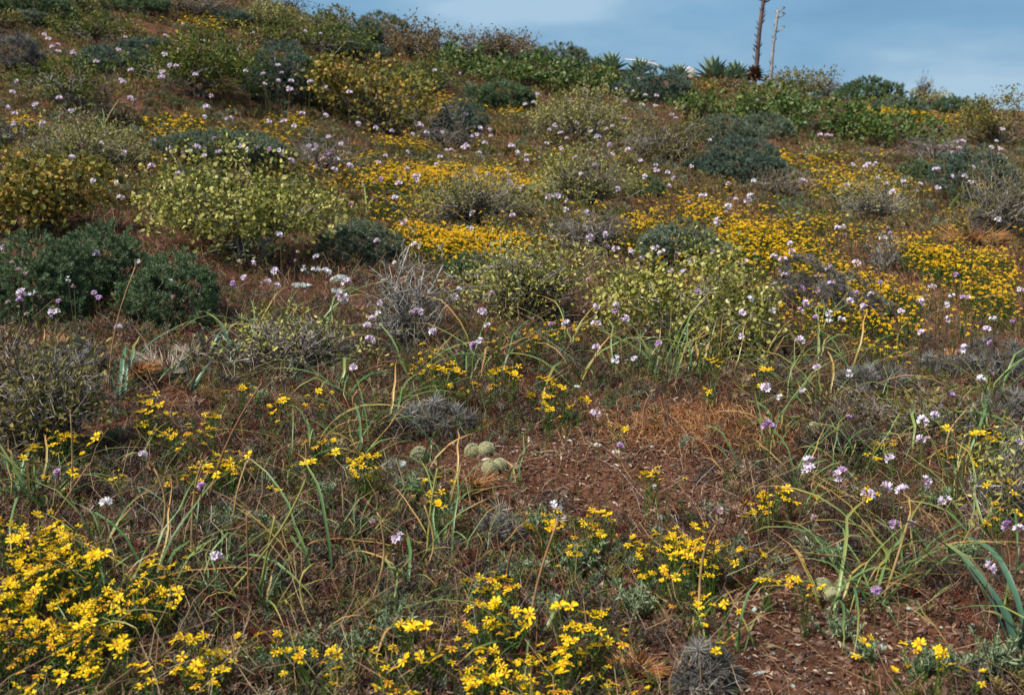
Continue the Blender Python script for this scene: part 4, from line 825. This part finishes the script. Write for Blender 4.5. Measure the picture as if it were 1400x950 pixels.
spiny(760, 715, 34, 22, 'tiny brown cactus beside the white flower below the soil', 'palespine', 2, 90, .8)

# ------------------------------------------------------------------ silvery sprigs in the foreground
def sprig_proto(n, h):
    root = bpy.data.objects.new('silver_herb', None); COL.objects.link(root); fo = []; st = []
    K = 5; t = np.linspace(0, 1, K); tip = np.stack([rng.normal(0, h * .35, n), rng.normal(0, h * .35, n), h * rng.uniform(.6, 1.1, n)], -1)
    path = tip[:, None] * t[None, :, None]; path[:, :, :2] = tip[:, None, :2] * (t ** .7)[None, :, None]; path[:, 0, 2] = -.01
    m = n * 26; j = rng.integers(0, n, m); q = rng.uniform(.25, 1, m); e = tip[j] * q[:, None]; e[:, :2] = tip[j, :2] * (q ** .7)[:, None]
    fol = inst(LANCE, basis(rng.normal(0, .8, (m, 3)) + [0, 0, 1.3], rng.uniform(.012, .022, m)), e, rng.random(m))
    obj('foliage', fol, M['silver'], root); obj('stems', tubes(path, .0013, 3), M['scape'], root); return root
SPp = [sprig_proto(9, .07), sprig_proto(14, .09), sprig_proto(6, .06), sprig_proto(18, .10)]
SPL = [(525, 892, 3), (545, 870, 1), (490, 905, 1), (430, 905, 3), (400, 925, 1), (790, 790, 3), (765, 775, 1), (810, 765, 1), (735, 800, 1), (870, 845, 1), (650, 830, 2), (745, 860, 1), (25, 665, 3), (8, 650, 1), (30, 690, 1), (358, 555, 1), (315, 735, 3), (370, 730, 2), (300, 720, 2), (560, 685, 1), (610, 720, 0), (715, 730, 2), (1145, 875, 1),
       (1180, 905, 1), (1270, 925, 3), (1310, 930, 1), (1365, 935, 3), (155, 605, 1), (60, 660, 2), (1135, 780, 0), (1250, 930, 0), (445, 685, 1), (600, 730, 1), (690, 800, 3), (830, 800, 0), (470, 935, 3), (350, 925, 0), (860, 790, 2), (1280, 700, 1), (1320, 780, 1), (735, 735, 1), (560, 850, 0)]
SI = []; su = set()
for (u, v, k) in SPL:
    p, _ = hit([u], [v]); p = p[0]; p[2] = float(ground(p[0], p[1]))
    if k not in su: su.add(k); o = SPp[k]; o.location = [float(c) for c in p]; o.scale = (.8,) * 3
    else: o = copy_tree(SPp[k], p, rng.uniform(0, 6.28), rng.uniform(.55, .95))
    SI.append((o, u, v, p[1]))
autolabel(SI, 'silvery sprig', 'silvery sprigs', 'herb', 'silvery herbs on the soil')

# ------------------------------------------------------------------ stones
def stone_g(sx, sy, sz, seed):
    r0 = np.random.default_rng(seed); g = uvball(1, 1, 14, 9); v = g.v; v[:, 2] -= .75
    ns = 7; nd = unit(r0.normal(size=(ns, 3)))
    for k in range(ns):
        d = v @ nd[k]; lim = r0.uniform(.55, .85); v -= np.maximum(d - lim, 0)[:, None] * nd[k]
    v *= 1 + .08 * np.sin(v[:, :1] * 7 + seed) ; g.v = v * np.array([sx, sy, sz]) / 2; return g
SR = [(412, 393, 30, 12, 'pale blue-grey flat stone below the large yellow-green shrub'), (462, 400, 30, 11, 'pale flat stone right of its blue-grey twin on the brown patch'), (466, 385, 30, 16, 'whitish lumpy stone under the small round grey-green bush'), (265, 376, 45, 9, 'lichened flat rock at the foot of the large yellow-green shrub'),
 (817, 611, 13, 9, 'small white stone on the bare soil, left of the other'), (843, 620, 17, 9, 'small white stone on the bare soil under a lilac flower'), (790, 530, 14, 6, 'grey stone at the edge of the yellow daisies above bare soil'), (1035, 634, 24, 8, 'grey flat stone right of the bare soil'), (1080, 625, 22, 9, 'lichened stone among blades right of the bare soil'),
 (540, 640, 36, 20, 'grey lichened rock left of the lone ball cactus'), (445, 676, 30, 24, 'round lichened rock below the daisies left of centre'), (1015, 640, 14, 6, 'small grey stone left of the flat one by the soil'), (758, 688, 13, 12, 'white rounded stone below the bare soil'), (610, 690, 14, 8, 'pale stone below the lone ball cactus'),
 (700, 640, 26, 14, 'brown stone touching the cactus cluster'), (1020, 900, 12, 7, 'small pale stone at bottom right'), (1040, 920, 14, 8, 'pale stone near the bottom edge right of the cacti'), (700, 855, 8, 6, 'tiny white pebble between the bottom daisies'), (608, 890, 8, 6, 'tiny white pebble beside the bottom sprigs'), (190, 20, 20, 8, 'grey boulder high on the slope under the dark top edge bush'),
 (568, 22, 16, 6, 'grey boulder near the skyline'), (1010, 152, 20, 8, 'grey boulder in front of the right-hand thicket'), (330, 130, 20, 6, 'grey rock beside the tall rounded bush'), (1040, 185, 14, 6, 'white speckled boulder among the broad-leaved bushes'), (940, 84, 30, 34, 'chalky white rock on the skyline left of the agave stalks'), (925, 92, 26, 12, 'brown rock under the chalky skyline rock')]
for k, (u, v, w, h, lab) in enumerate(SR):
    p, _ = hit([u], [v]); p = p[0]; S = p[1] / FPX; z = float(ground(p[0], p[1])); W = w * S; H = max(h * S * .55, .006)
    mat = 'brownrock' if 'brown stone' in lab or 'brown rock' in lab else ('deadwood' if 'chalky' in lab or 'tiny white' in lab or 'small white' in lab else 'rock')
    o = obj('stone', stone_g(W, W * .7, H * 1.6, k), M[mat], None, (float(p[0]), float(p[1]), z + H * .25), smooth=False); o.rotation_euler = (0, 0, rng.uniform(-.5, .5)); tag(o, lab, 'stone')
print('cacti', round(time.time() - T0, 1))

# ------------------------------------------------------------------ agaves and their stalks on the ridge
def rosette(n, R, mat, up=(.1, 1.35), wid=.13, thick=.03):
    gs = []
    for k in range(n):
        az = k * 2.4; el = up[0] + (up[1] - up[0]) * (k / n) ** .8; L_ = R * rng.uniform(.85, 1.05); K = 5; t = np.linspace(0, 1, K)
        prof = np.array([.55, .9, 1, .62, .03]) * wid * R * 1.1; x = L_ * t; z = .06 * L_ * np.sin(t * PI * .5)
        ce, se = math.cos(el), math.sin(el); ca, sa = math.cos(az), math.sin(az); v = []
        for i in range(K):
            for (yy, zz) in ((-prof[i], .5 * prof[i]), (0, -thick * R * (1 - t[i])), (prof[i], .5 * prof[i]), (0, thick * R * .8 * (1 - t[i]))):
                px = x[i]; pz = z[i] + zz; hx = px * ce - pz * se; hz = px * se + pz * ce; v.append((hx * ca - yy * sa, hx * sa + yy * ca, hz))
        fs = [(4 * i + j, 4 * i + (j + 1) % 4, 4 * i + 4 + (j + 1) % 4, 4 * i + 4 + j) for i in range(K - 1) for j in range(4)]
        g = gfaces(v, fs, np.repeat(t, 4)); g.r[:] = rng.random(); gs.append(g)
    return cat(gs)
def agave(u, v, wpx, label, far=0):
    p, _ = hit([u], [v]); p = p[0]; p[1] += far; p[0] = raydir(u, v)[0] * p[1]; z = float(ground(p[0], p[1])); R = wpx * p[1] / FPX / 2 * 1.35
    o = thing('agave', (p[0], p[1], z), label, 'agave', 'agave rosettes on the skyline'); obj('rosette', rosette(34, R, 'agaveflesh'), M['agaveflesh'], o)
    obj('dry_skirt', rosette(14, R * .8, 'deadagave', (-.1, .1)), M['deadagave'], o)
agave(832, 84, 44, 'leftmost pale agave rosette on the skyline, behind the bleached branch')
agave(868, 88, 38, 'pale agave rosette on the skyline at the foot of the bleached branch')
agave(922, 92, 34, 'agave rosette left of the chalky skyline rock')
agave(968, 98, 52, 'largest agave rosette, right of the chalky skyline rock')
agave(998, 103, 46, 'agave rosette just left of the dark dead stalk base')
agave(812, 88, 32, 'small agave rosette at the left end of the skyline group')
agave(985, 112, 34, 'lower agave rosette in front of the two largest')
def stalk(u, vb, vt, wpx, mat, label, ros, arms, lean):
    p, _ = hit([u], [vb]); p = p[0]; z = float(ground(p[0], p[1])); S = p[1] / FPX; H = (vb - vt) * S
    o = thing('agave_stalk', (p[0], p[1], z), label, 'agave stalk')
    K = 12; t = np.linspace(0, 1, K); path = np.stack([lean * S * t, 0 * t, H * t], -1); path[:, 0] += .008 * np.sin(t * 9); rad = wpx * S / 2 * np.linspace(1.1, .75, K); rad *= 1 + .1 * (np.arange(K) % 2)
    obj('stem', tubes(path[None], rad[None], 8, caps=True), M[mat], o, smooth=True)
    n = 26; k = rng.uniform(.1, .98, n); e = np.stack([lean * S * k, 0 * k, H * k], -1); a = rng.uniform(0, 6.28, n)   # bracts along the stem
    obj('bracts', inst(LANCE, basis(np.stack([np.cos(a), np.sin(a), np.full(n, 1.6)], -1), rad[0] * 2.4), e + np.stack([np.cos(a), np.sin(a), 0 * a], -1) * rad[0] * .75, rng.random(n)), M[mat], o)
    for (ht, ln, s) in arms:
        b = np.array([lean * S * ht, 0, H * ht]); q = np.linspace(0, 1, 5); ap = np.stack([b[0] + s * ln * S * q, .2 * ln * S * q, b[2] + ln * S * .55 * q ** 1.8], -1)
        br_ = obj('side_branch', tubes(ap[None], (wpx * S * .28 * np.linspace(1, .6, 5))[None], 6, caps=True), M[mat], o)
        m = 9; dd = rng.normal(0, .6, (m, 3)) + [s * .4, 0, .6]; obj('seed_pods', inst(leaf_t(.5, .2, 0), basis(dd, wpx * S * .8), np.tile(ap[-1], (m, 1)), rng.random(m)), M[mat], br_)
    if ros:
        r0 = rosette(46, ros * S / 2 * 1.15, 'x', (-.5, 1.2), .16); r0.v[:, 2] += ros * S * .38; obj('dead_rosette', r0, M['deadagave' if mat == 'agavestalk' else 'palestalk'], o)
stalk(1031, 111, -24, 5.8, 'agavestalk', 'dark brown agave stalk rising from a dead brown rosette on the skyline', 31, [(.80, 14, 1), (.82, 14, -1), (.9, 10, 1), (.92, 10, -1), (.97, 8, 1)], 10)
stalk(1052, 112, 12, 4, 'palestalk', 'pale weathered agave stalk right of the dark brown one', 12, [(.72, 11, 1), (.9, 9, 1), (.98, 8, 1)], 7)
stalk(1263, 134, 104, 3.5, 'agavestalk', 'small dark seed stalk on the skyline above the small pale shrub', 0, [(.6, 6, 1), (.65, 6, -1), (.8, 6, -1), (.85, 6, 1), (1, 4, 1)], 0)
# bleached branch
pA, _ = hit([868], [84]); pA = pA[0]; S = pA[1] / FPX; zA = float(ground(pA[0], pA[1])) + 6 * S
o = thing('fallen_branch', (pA[0], pA[1], zA), 'bleached white fallen branch lying on the skyline among agaves', 'branch')
path = np.array([[(-14 * S, 0, 15 * S), (0, 0, 14 * S), (14 * S, .02, 12 * S), (28 * S, 0, 8 * S), (40 * S, 0, 1 * S)]]); obj('limb', tubes(path, np.array([[.8, 1.1, 1.3, 1.6, 1.8]]) * S, 7, caps=True), M['deadwood'], o, smooth=True)
obj('fork', tubes(np.array([[(14 * S, .02, 12 * S), (22 * S, .1, 14 * S), (30 * S, .16, 15 * S)]]), np.array([[1.2, .9, .5]]) * S, 6), M['deadwood'], o)

# ------------------------------------------------------------------ small uncountable growth
def scatter(n, rmin, rmax, amax=.62):
    y = np.exp(rng.uniform(math.log(rmin), math.log(rmax), n)); a = rng.uniform(-amax, amax, n); x = a * y
    return x, y
def density(x, y, s, f): return vnoise(x * f, y * f, s) + .5
SOIL = (lambda u, v: (((u - 830) / 150) ** 2 + ((v - 628) / 75) ** 2 < 1) | (((u - 1120) / 230) ** 2 + ((v - 880) / 60) ** 2 < 1))   # the two trodden bare patches
bs = hit([830, 1120, 400, 1340], [628, 890, 405, 390])[0]
def bare_w(x, y):
    w = np.exp(-(((x - bs[0, 0]) / .34) ** 2 + ((y - bs[0, 1]) / .5) ** 2)) + np.exp(-(((x - bs[1, 0]) / .42) ** 2 + ((y - bs[1, 1]) / .32) ** 2)) + .7 * np.exp(-(((x - bs[2, 0]) / .3) ** 2 + ((y - bs[2, 1]) / .35) ** 2)) + .6 * np.exp(-(((x - bs[3, 0]) / 1.2) ** 2 + ((y - bs[3, 1]) / 1.0) ** 2))
    for c in cz: w = w + np.exp(-(((x - c[0]) / .09) ** 2 + ((y - c[1] + .05) / .14) ** 2))
    return np.clip(w * 1.3, 0, 1)
# litter lying on the soil
n = 52000; x, y = scatter(n, 1.4, 14); z = ground(x, y) + .002 + rng.random(n) * .004
d = np.stack([rng.normal(0, 1, n), rng.normal(0, 1, n), rng.normal(0, .18, n)], -1); s = rng.uniform(.006, .022, n) * (y / 4) ** .5
tag(obj('plant_litter', inst(leaf_t(.22, .05, .05), basis(d, s, n=np.tile([0, 0, 1.], (n, 1)) + rng.normal(0, .4, (n, 3))), np.stack([x, y, z], -1), rng.random(n) ** 1.5), M['litter']), 'dry leaf and twig litter scattered over the red soil', 'litter', None, 'stuff')
n = 15000; j = rng.integers(0, 2, n); x = bs[j, 0] + rng.normal(0, .36, n); y = bs[j, 1] + rng.normal(0, .38, n); z = ground(x, y) + .002 + rng.random(n) * .006
d = np.stack([rng.normal(0, 1, n), rng.normal(0, 1, n), rng.normal(0, .35, n)], -1)
tag(obj('bark_chips', inst(leaf_t(.35, .12, .1), basis(d, rng.gamma(3, .003, n) + .003, n=np.tile([0, 0, 1.], (n, 1)) + rng.normal(0, .6, (n, 3))), np.stack([x, y, z], -1), rng.random(n) ** 1.3), M['litter']), 'reddish chips and flakes strewn over the bare soil', 'litter', None, 'stuff')
# gravel
n = 14000; x, y = scatter(n, 1.4, 9); z = ground(x, y); s = rng.gamma(2., .0022, n) + .002; st = stone_g(2, 2, 1.2, 5)
st = uvball(1, .6, 6, 4); st.v[:, 2] -= .3
Mx = zbasis(np.stack([rng.normal(0, .3, n), rng.normal(0, .3, n), np.ones(n)], -1), s) * rng.uniform(.6, 1.2, (n, 1, 3))
pb = rng.random(n); g = inst(st, Mx, np.stack([x, y, z], -1), pb); fm = np.repeat((pb > .93).astype(int), len(st.s)); g.m = fm
tag(obj('gravel', g, [M['brownrock'], M['rock']]), 'fine brown gravel with a few pale chips on the soil', 'gravel', None, 'stuff')
# fine upright dry stems
def stems(n, rmin, rmax, hmin, hmax, mat, name, label, w=.0011, bend=.35, seed=5, avoid=.9, K=4, leafy_=0, amax=.62, clump=None, thr=.0):
    x, y = scatter(int(n * 1.6), rmin, rmax, amax)
    keep = (rng.random(len(x)) > bare_w(x, y) * avoid) & (density(x, y, seed, 1.6) + rng.normal(0, .12, len(x)) > thr); x = x[keep][:n]; y = y[keep][:n]; n = len(x)
    if clump: x += rng.normal(0, clump, n); y += rng.normal(0, clump, n)
    lod = np.maximum(1, y / 4) ** .45; h = rng.uniform(hmin, hmax, n) * lod ** .6; t = np.linspace(0, 1, K); a = rng.uniform(0, 6.28, n); b = rng.normal(0, bend, n) * h
    path = np.zeros((n, K, 3)); path[:, :, 0] = x[:, None] + (np.cos(a) * b)[:, None] * t ** 1.7; path[:, :, 1] = y[:, None] + (np.sin(a) * b)[:, None] * t ** 1.7; path[:, :, 2] = (ground(x, y) - .005)[:, None] + h[:, None] * t
    path[:, 1:, :2] += rng.normal(0, .09, (n, K - 1, 2)) * h[:, None, None]
    r = np.clip(density(x, y, seed + 3, 2.2) * .5 + rng.random(n) * .6, 0, 1)
    g = [tubes(path, w * lod[:, None] * np.linspace(1, .5, K)[None], 3, r=r)]
    if leafy_:
        m = n * leafy_; j = rng.integers(0, n, m); q = rng.uniform(.1, 1, m); kk = np.minimum((q * (K - 1)).astype(int), K - 2); fr = q * (K - 1) - kk; e = path[j, kk] + (path[j, kk + 1] - path[j, kk]) * fr[:, None]
        g.append(inst(LANCE, basis(rng.normal(0, 1, (m, 3)) + [0, 0, .8], rng.uniform(.007, .016, m) * lod[j]), e, np.clip(r[j] * .6 + rng.random(m) * .4, 0, 1)))
    tag(obj(name, cat(g), M[mat]), label, 'ground cover', None, 'stuff')
stems(20000, 1.5, 14, .02, .085, 'darktwig', 'dead_undergrowth', 'dark dead twiggy undergrowth between the plants', .0012, .7, 5, leafy_=1)
stems(14000, 1.5, 16, .02, .085, 'litter', 'dry_undergrowth', 'dry brown undergrowth of wiry stems', .0010, .6, 8, leafy_=1)
stems(12000, 1.5, 18, .03, .10, 'herb', 'green_undergrowth', 'low green herbs growing between the plants', .0010, .4, 15, leafy_=4, thr=.33)
stems(7000, 1.5, 20, .015, .05, 'redmoss', 'red_ground_cover', 'low reddish herbs colouring the soil', .0010, .5, 22, leafy_=4, avoid=.35, thr=.35)
stems(11000, 5.5, 21, .04, .10, 'orangegrass', 'orange_ground_cover', 'rusty orange dried herbs carpeting the slope', .0014, .5, 31, leafy_=3, avoid=0, thr=.3)
stems(2600, 1.5, 14, .08, .22, 'dry', 'dry_grass', 'scattered straw-coloured dry grass blades', .0010, .9, 44, K=6)
stems(1300, 1.5, 14, .05, .13, 'bark', 'grey_twigs', 'scattered grey dead twigs lying among plants', .0010, 1.0, 47, K=5)
# orange grass patch at the edge of the bare soil
n = 1100; q = hit([955], [588])[0][0]; x = q[0] + rng.normal(0, .15, n); y = q[1] + rng.normal(0, .12, n); K = 6; t = np.linspace(0, 1, K); a = rng.uniform(0, 6.28, n); L_ = rng.uniform(.04, .14, n)
path = np.zeros((n, K, 3)); cv = rng.normal(0, 1.2, n); aa = a[:, None] + cv[:, None] * t
path[:, :, 0] = x[:, None] + np.cumsum(np.cos(aa), 1) * (L_ / K)[:, None]; path[:, :, 1] = y[:, None] + np.cumsum(np.sin(aa), 1) * (L_ / K)[:, None]; path[:, :, 2] = ground(path[:, :, 0], path[:, :, 1]) + .003 + (rng.random(n) * .05)[:, None] * np.sin(t * PI)
tag(obj('orange_dry_grass', tubes(path, .0011, 3), M['orangegrass']), 'matted patch of orange dry grass beside the bare soil', 'dry grass', None, 'stuff')
# fine matted growth on the near slope
def mat_growth():
    gs = []; FS = needle_sprig(9, .10, .9); n = 12000; x, y = scatter(n, 1.5, 9.5, .56)
    k = (density(x, y, 83, 1.3) + rng.normal(0, .15, n) > np.where(x > .12 * y, .42, .22)) & (rng.random(n) > bare_w(x, y) * 1.15); x = x[k]; y = y[k]; n = len(x); z = ground(x, y)
    m = 13; R = rng.uniform(.015, .055, n) * (y / 4) ** .4; h = rng.uniform(.01, .055, n); d = unit(rng.normal(size=(n, m, 3))); d[..., 2] = np.abs(d[..., 2])
    P = np.stack([x, y, z], -1)[:, None] + d * np.stack([R, R, h], -1)[:, None]; dd = (d + [0, 0, .5] + rng.normal(0, .4, (n, m, 3))).reshape(-1, 3)
    fm = np.repeat(rng.choice([0, 1, 2, 3, 4], n, p=[.36, .24, .16, .10, .14]), m)
    g = inst(FS, zbasis(dd, rng.uniform(.014, .032, n * m)), P.reshape(-1, 3), np.clip(np.repeat(rng.random(n), m) * .6 + rng.random(n * m) * .4, 0, 1)); g.m = np.repeat(fm, len(FS.s))
    tag(obj('matted_growth', g, [M['darktwig'], M['litter'], M['olive'], M['greygreen'], M['redmoss']]), 'matted brown and olive growth covering the near ground', 'ground cover', None, 'stuff')
mat_growth()
# filler growth on the far slope
def fill():
    gs = []; FS = needle_sprig(8, .12, .8); n = 5200; x, y = scatter(n, 7.0, 21.5, .56); k = density(x, y, 71, .8) > np.where(x / y < .1, .05, .34); x = x[k]; y = y[k]; n = len(x); z = ground(x, y); fm = rng.choice([0, 1, 2, 3], n, p=[.55, .2, .15, .10])
    for i in range(n):
        m = 26; R = rng.uniform(.05, .14); h = rng.uniform(.03, .09); d = unit(rng.normal(size=(m, 3))); d[:, 2] = np.abs(d[:, 2]); P = np.array([x[i], y[i], z[i]]) + d * np.array([R, R, h])
        gs.append(inst(FS, zbasis(d + [0, 0, .6], rng.uniform(.03, .06, m)), P, np.clip(rng.random(m) * .4 + rng.random() * .6, 0, 1)))
        gs[-1].m[:] = fm[i]
    tag(obj('low_scrub', cat(gs), [M['brownolive'], M['olive'], M['greygreen'], M['midgreen']]), 'low olive-brown scrub filling the slope between bushes', 'scrub', None, 'stuff')
fill()
print('stuff', round(time.time() - T0, 1))

# ------------------------------------------------------------------ sky, sun, camera
SUN_EL, SUN_AZ = math.radians(52), math.radians(238)     # azimuth measured from +Y clockwise: from behind, a little to the left
w = bpy.data.worlds.new('World'); scene.world = w; w.use_nodes = True; nt = w.node_tree; N = nt.nodes; L = nt.links; N.clear()
sky = N.new('ShaderNodeTexSky'); sky.sky_type = 'NISHITA'; sky.sun_disc = False; sky.sun_elevation = SUN_EL; sky.sun_rotation = SUN_AZ; sky.air_density = 1.2; sky.dust_density = 1.5
tc = N.new('ShaderNodeTexCoord'); mp = N.new('ShaderNodeMapping'); mp.inputs['Scale'].default_value = (1, 1, 3.6); L.new(tc.outputs['Generated'], mp.inputs[0])
no = N.new('ShaderNodeTexNoise'); no.inputs['Scale'].default_value = 3.4; no.inputs['Detail'].default_value = 6; no.inputs['Roughness'].default_value = .5; L.new(mp.outputs[0], no.inputs['Vector'])
cr = ramp(N, [(1.1, 2.35, 3.8), (1.32, 2.7, 4.2), (1.85, 3.2, 4.6), (2.7, 4.0, 5.2)], [.36, .45, .56, .66]); L.new(no.outputs[0], cr.inputs[0])
sx = N.new('ShaderNodeSeparateXYZ'); L.new(tc.outputs['Generated'], sx.inputs[0])
hr = N.new('ShaderNodeMapRange'); hr.inputs[1].default_value = .15; hr.inputs[2].default_value = .9; hr.inputs[3].default_value = .94; hr.inputs[4].default_value = .6; L.new(sx.outputs['Z'], hr.inputs[0])
zb = ramp(N, [(1, 1, 1), (1, 1, 1), (1.6, 1.2, .95)], [0, .25, .8]); L.new(sx.outputs['Z'], zb.inputs[0])      # the cloud deck is brighter and whiter overhead
ml = N.new('ShaderNodeMix'); ml.data_type = 'RGBA'; ml.blend_type = 'MULTIPLY'; ml.inputs[0].default_value = 1; L.new(cr.outputs[0], ml.inputs[6]); L.new(zb.outputs[0], ml.inputs[7])
mx = N.new('ShaderNodeMix'); mx.data_type = 'RGBA'; L.new(hr.outputs[0], mx.inputs[0]); L.new(sky.outputs[0], mx.inputs[6]); L.new(ml.outputs[2], mx.inputs[7])
bg = N.new('ShaderNodeBackground'); bg.inputs[1].default_value = .1; L.new(mx.outputs[2], bg.inputs[0]); ow = N.new('ShaderNodeOutputWorld'); L.new(bg.outputs[0], ow.inputs[0])
sl = bpy.data.lights.new('sun', 'SUN'); sl.energy = 5.0; sl.angle = math.radians(7); sl.color = (1, .94, .85); so = bpy.data.objects.new('sun', sl); COL.objects.link(so)
# direction TO the sun
ds = np.array([math.sin(SUN_AZ) * math.cos(SUN_EL), math.cos(SUN_AZ) * math.cos(SUN_EL), math.sin(SUN_EL)])
from mathutils import Vector
so.rotation_euler = Vector(ds).to_track_quat('Z', 'Y').to_euler()
cam = bpy.data.cameras.new('camera'); cam.sensor_width = 36; cam.lens = 36 * FPX / 1400; cam.clip_end = 10000; cam.clip_start = .05
cam.dof.use_dof = True; cam.dof.focus_distance = 3.9; cam.dof.aperture_fstop = 40.0 / 6.0
co = bpy.data.objects.new('camera', cam); COL.objects.link(co); co.location = CAM; co.rotation_euler = (PI / 2 - PITCH, 0, 0); scene.camera = co
scene.render.resolution_x = 1024; scene.render.resolution_y = 694
vs = scene.view_settings; vs.view_transform = 'Standard'; vs.look = 'None'; vs.gamma = 1; vs.exposure = .52
scene.cycles.max_bounces = 6; scene.cycles.transparent_max_bounces = 4
print('done', round(time.time() - T0, 1), 'objects', len(bpy.data.objects), 'faces', sum(len(o.data.polygons) for o in bpy.data.objects if o.type == 'MESH'))
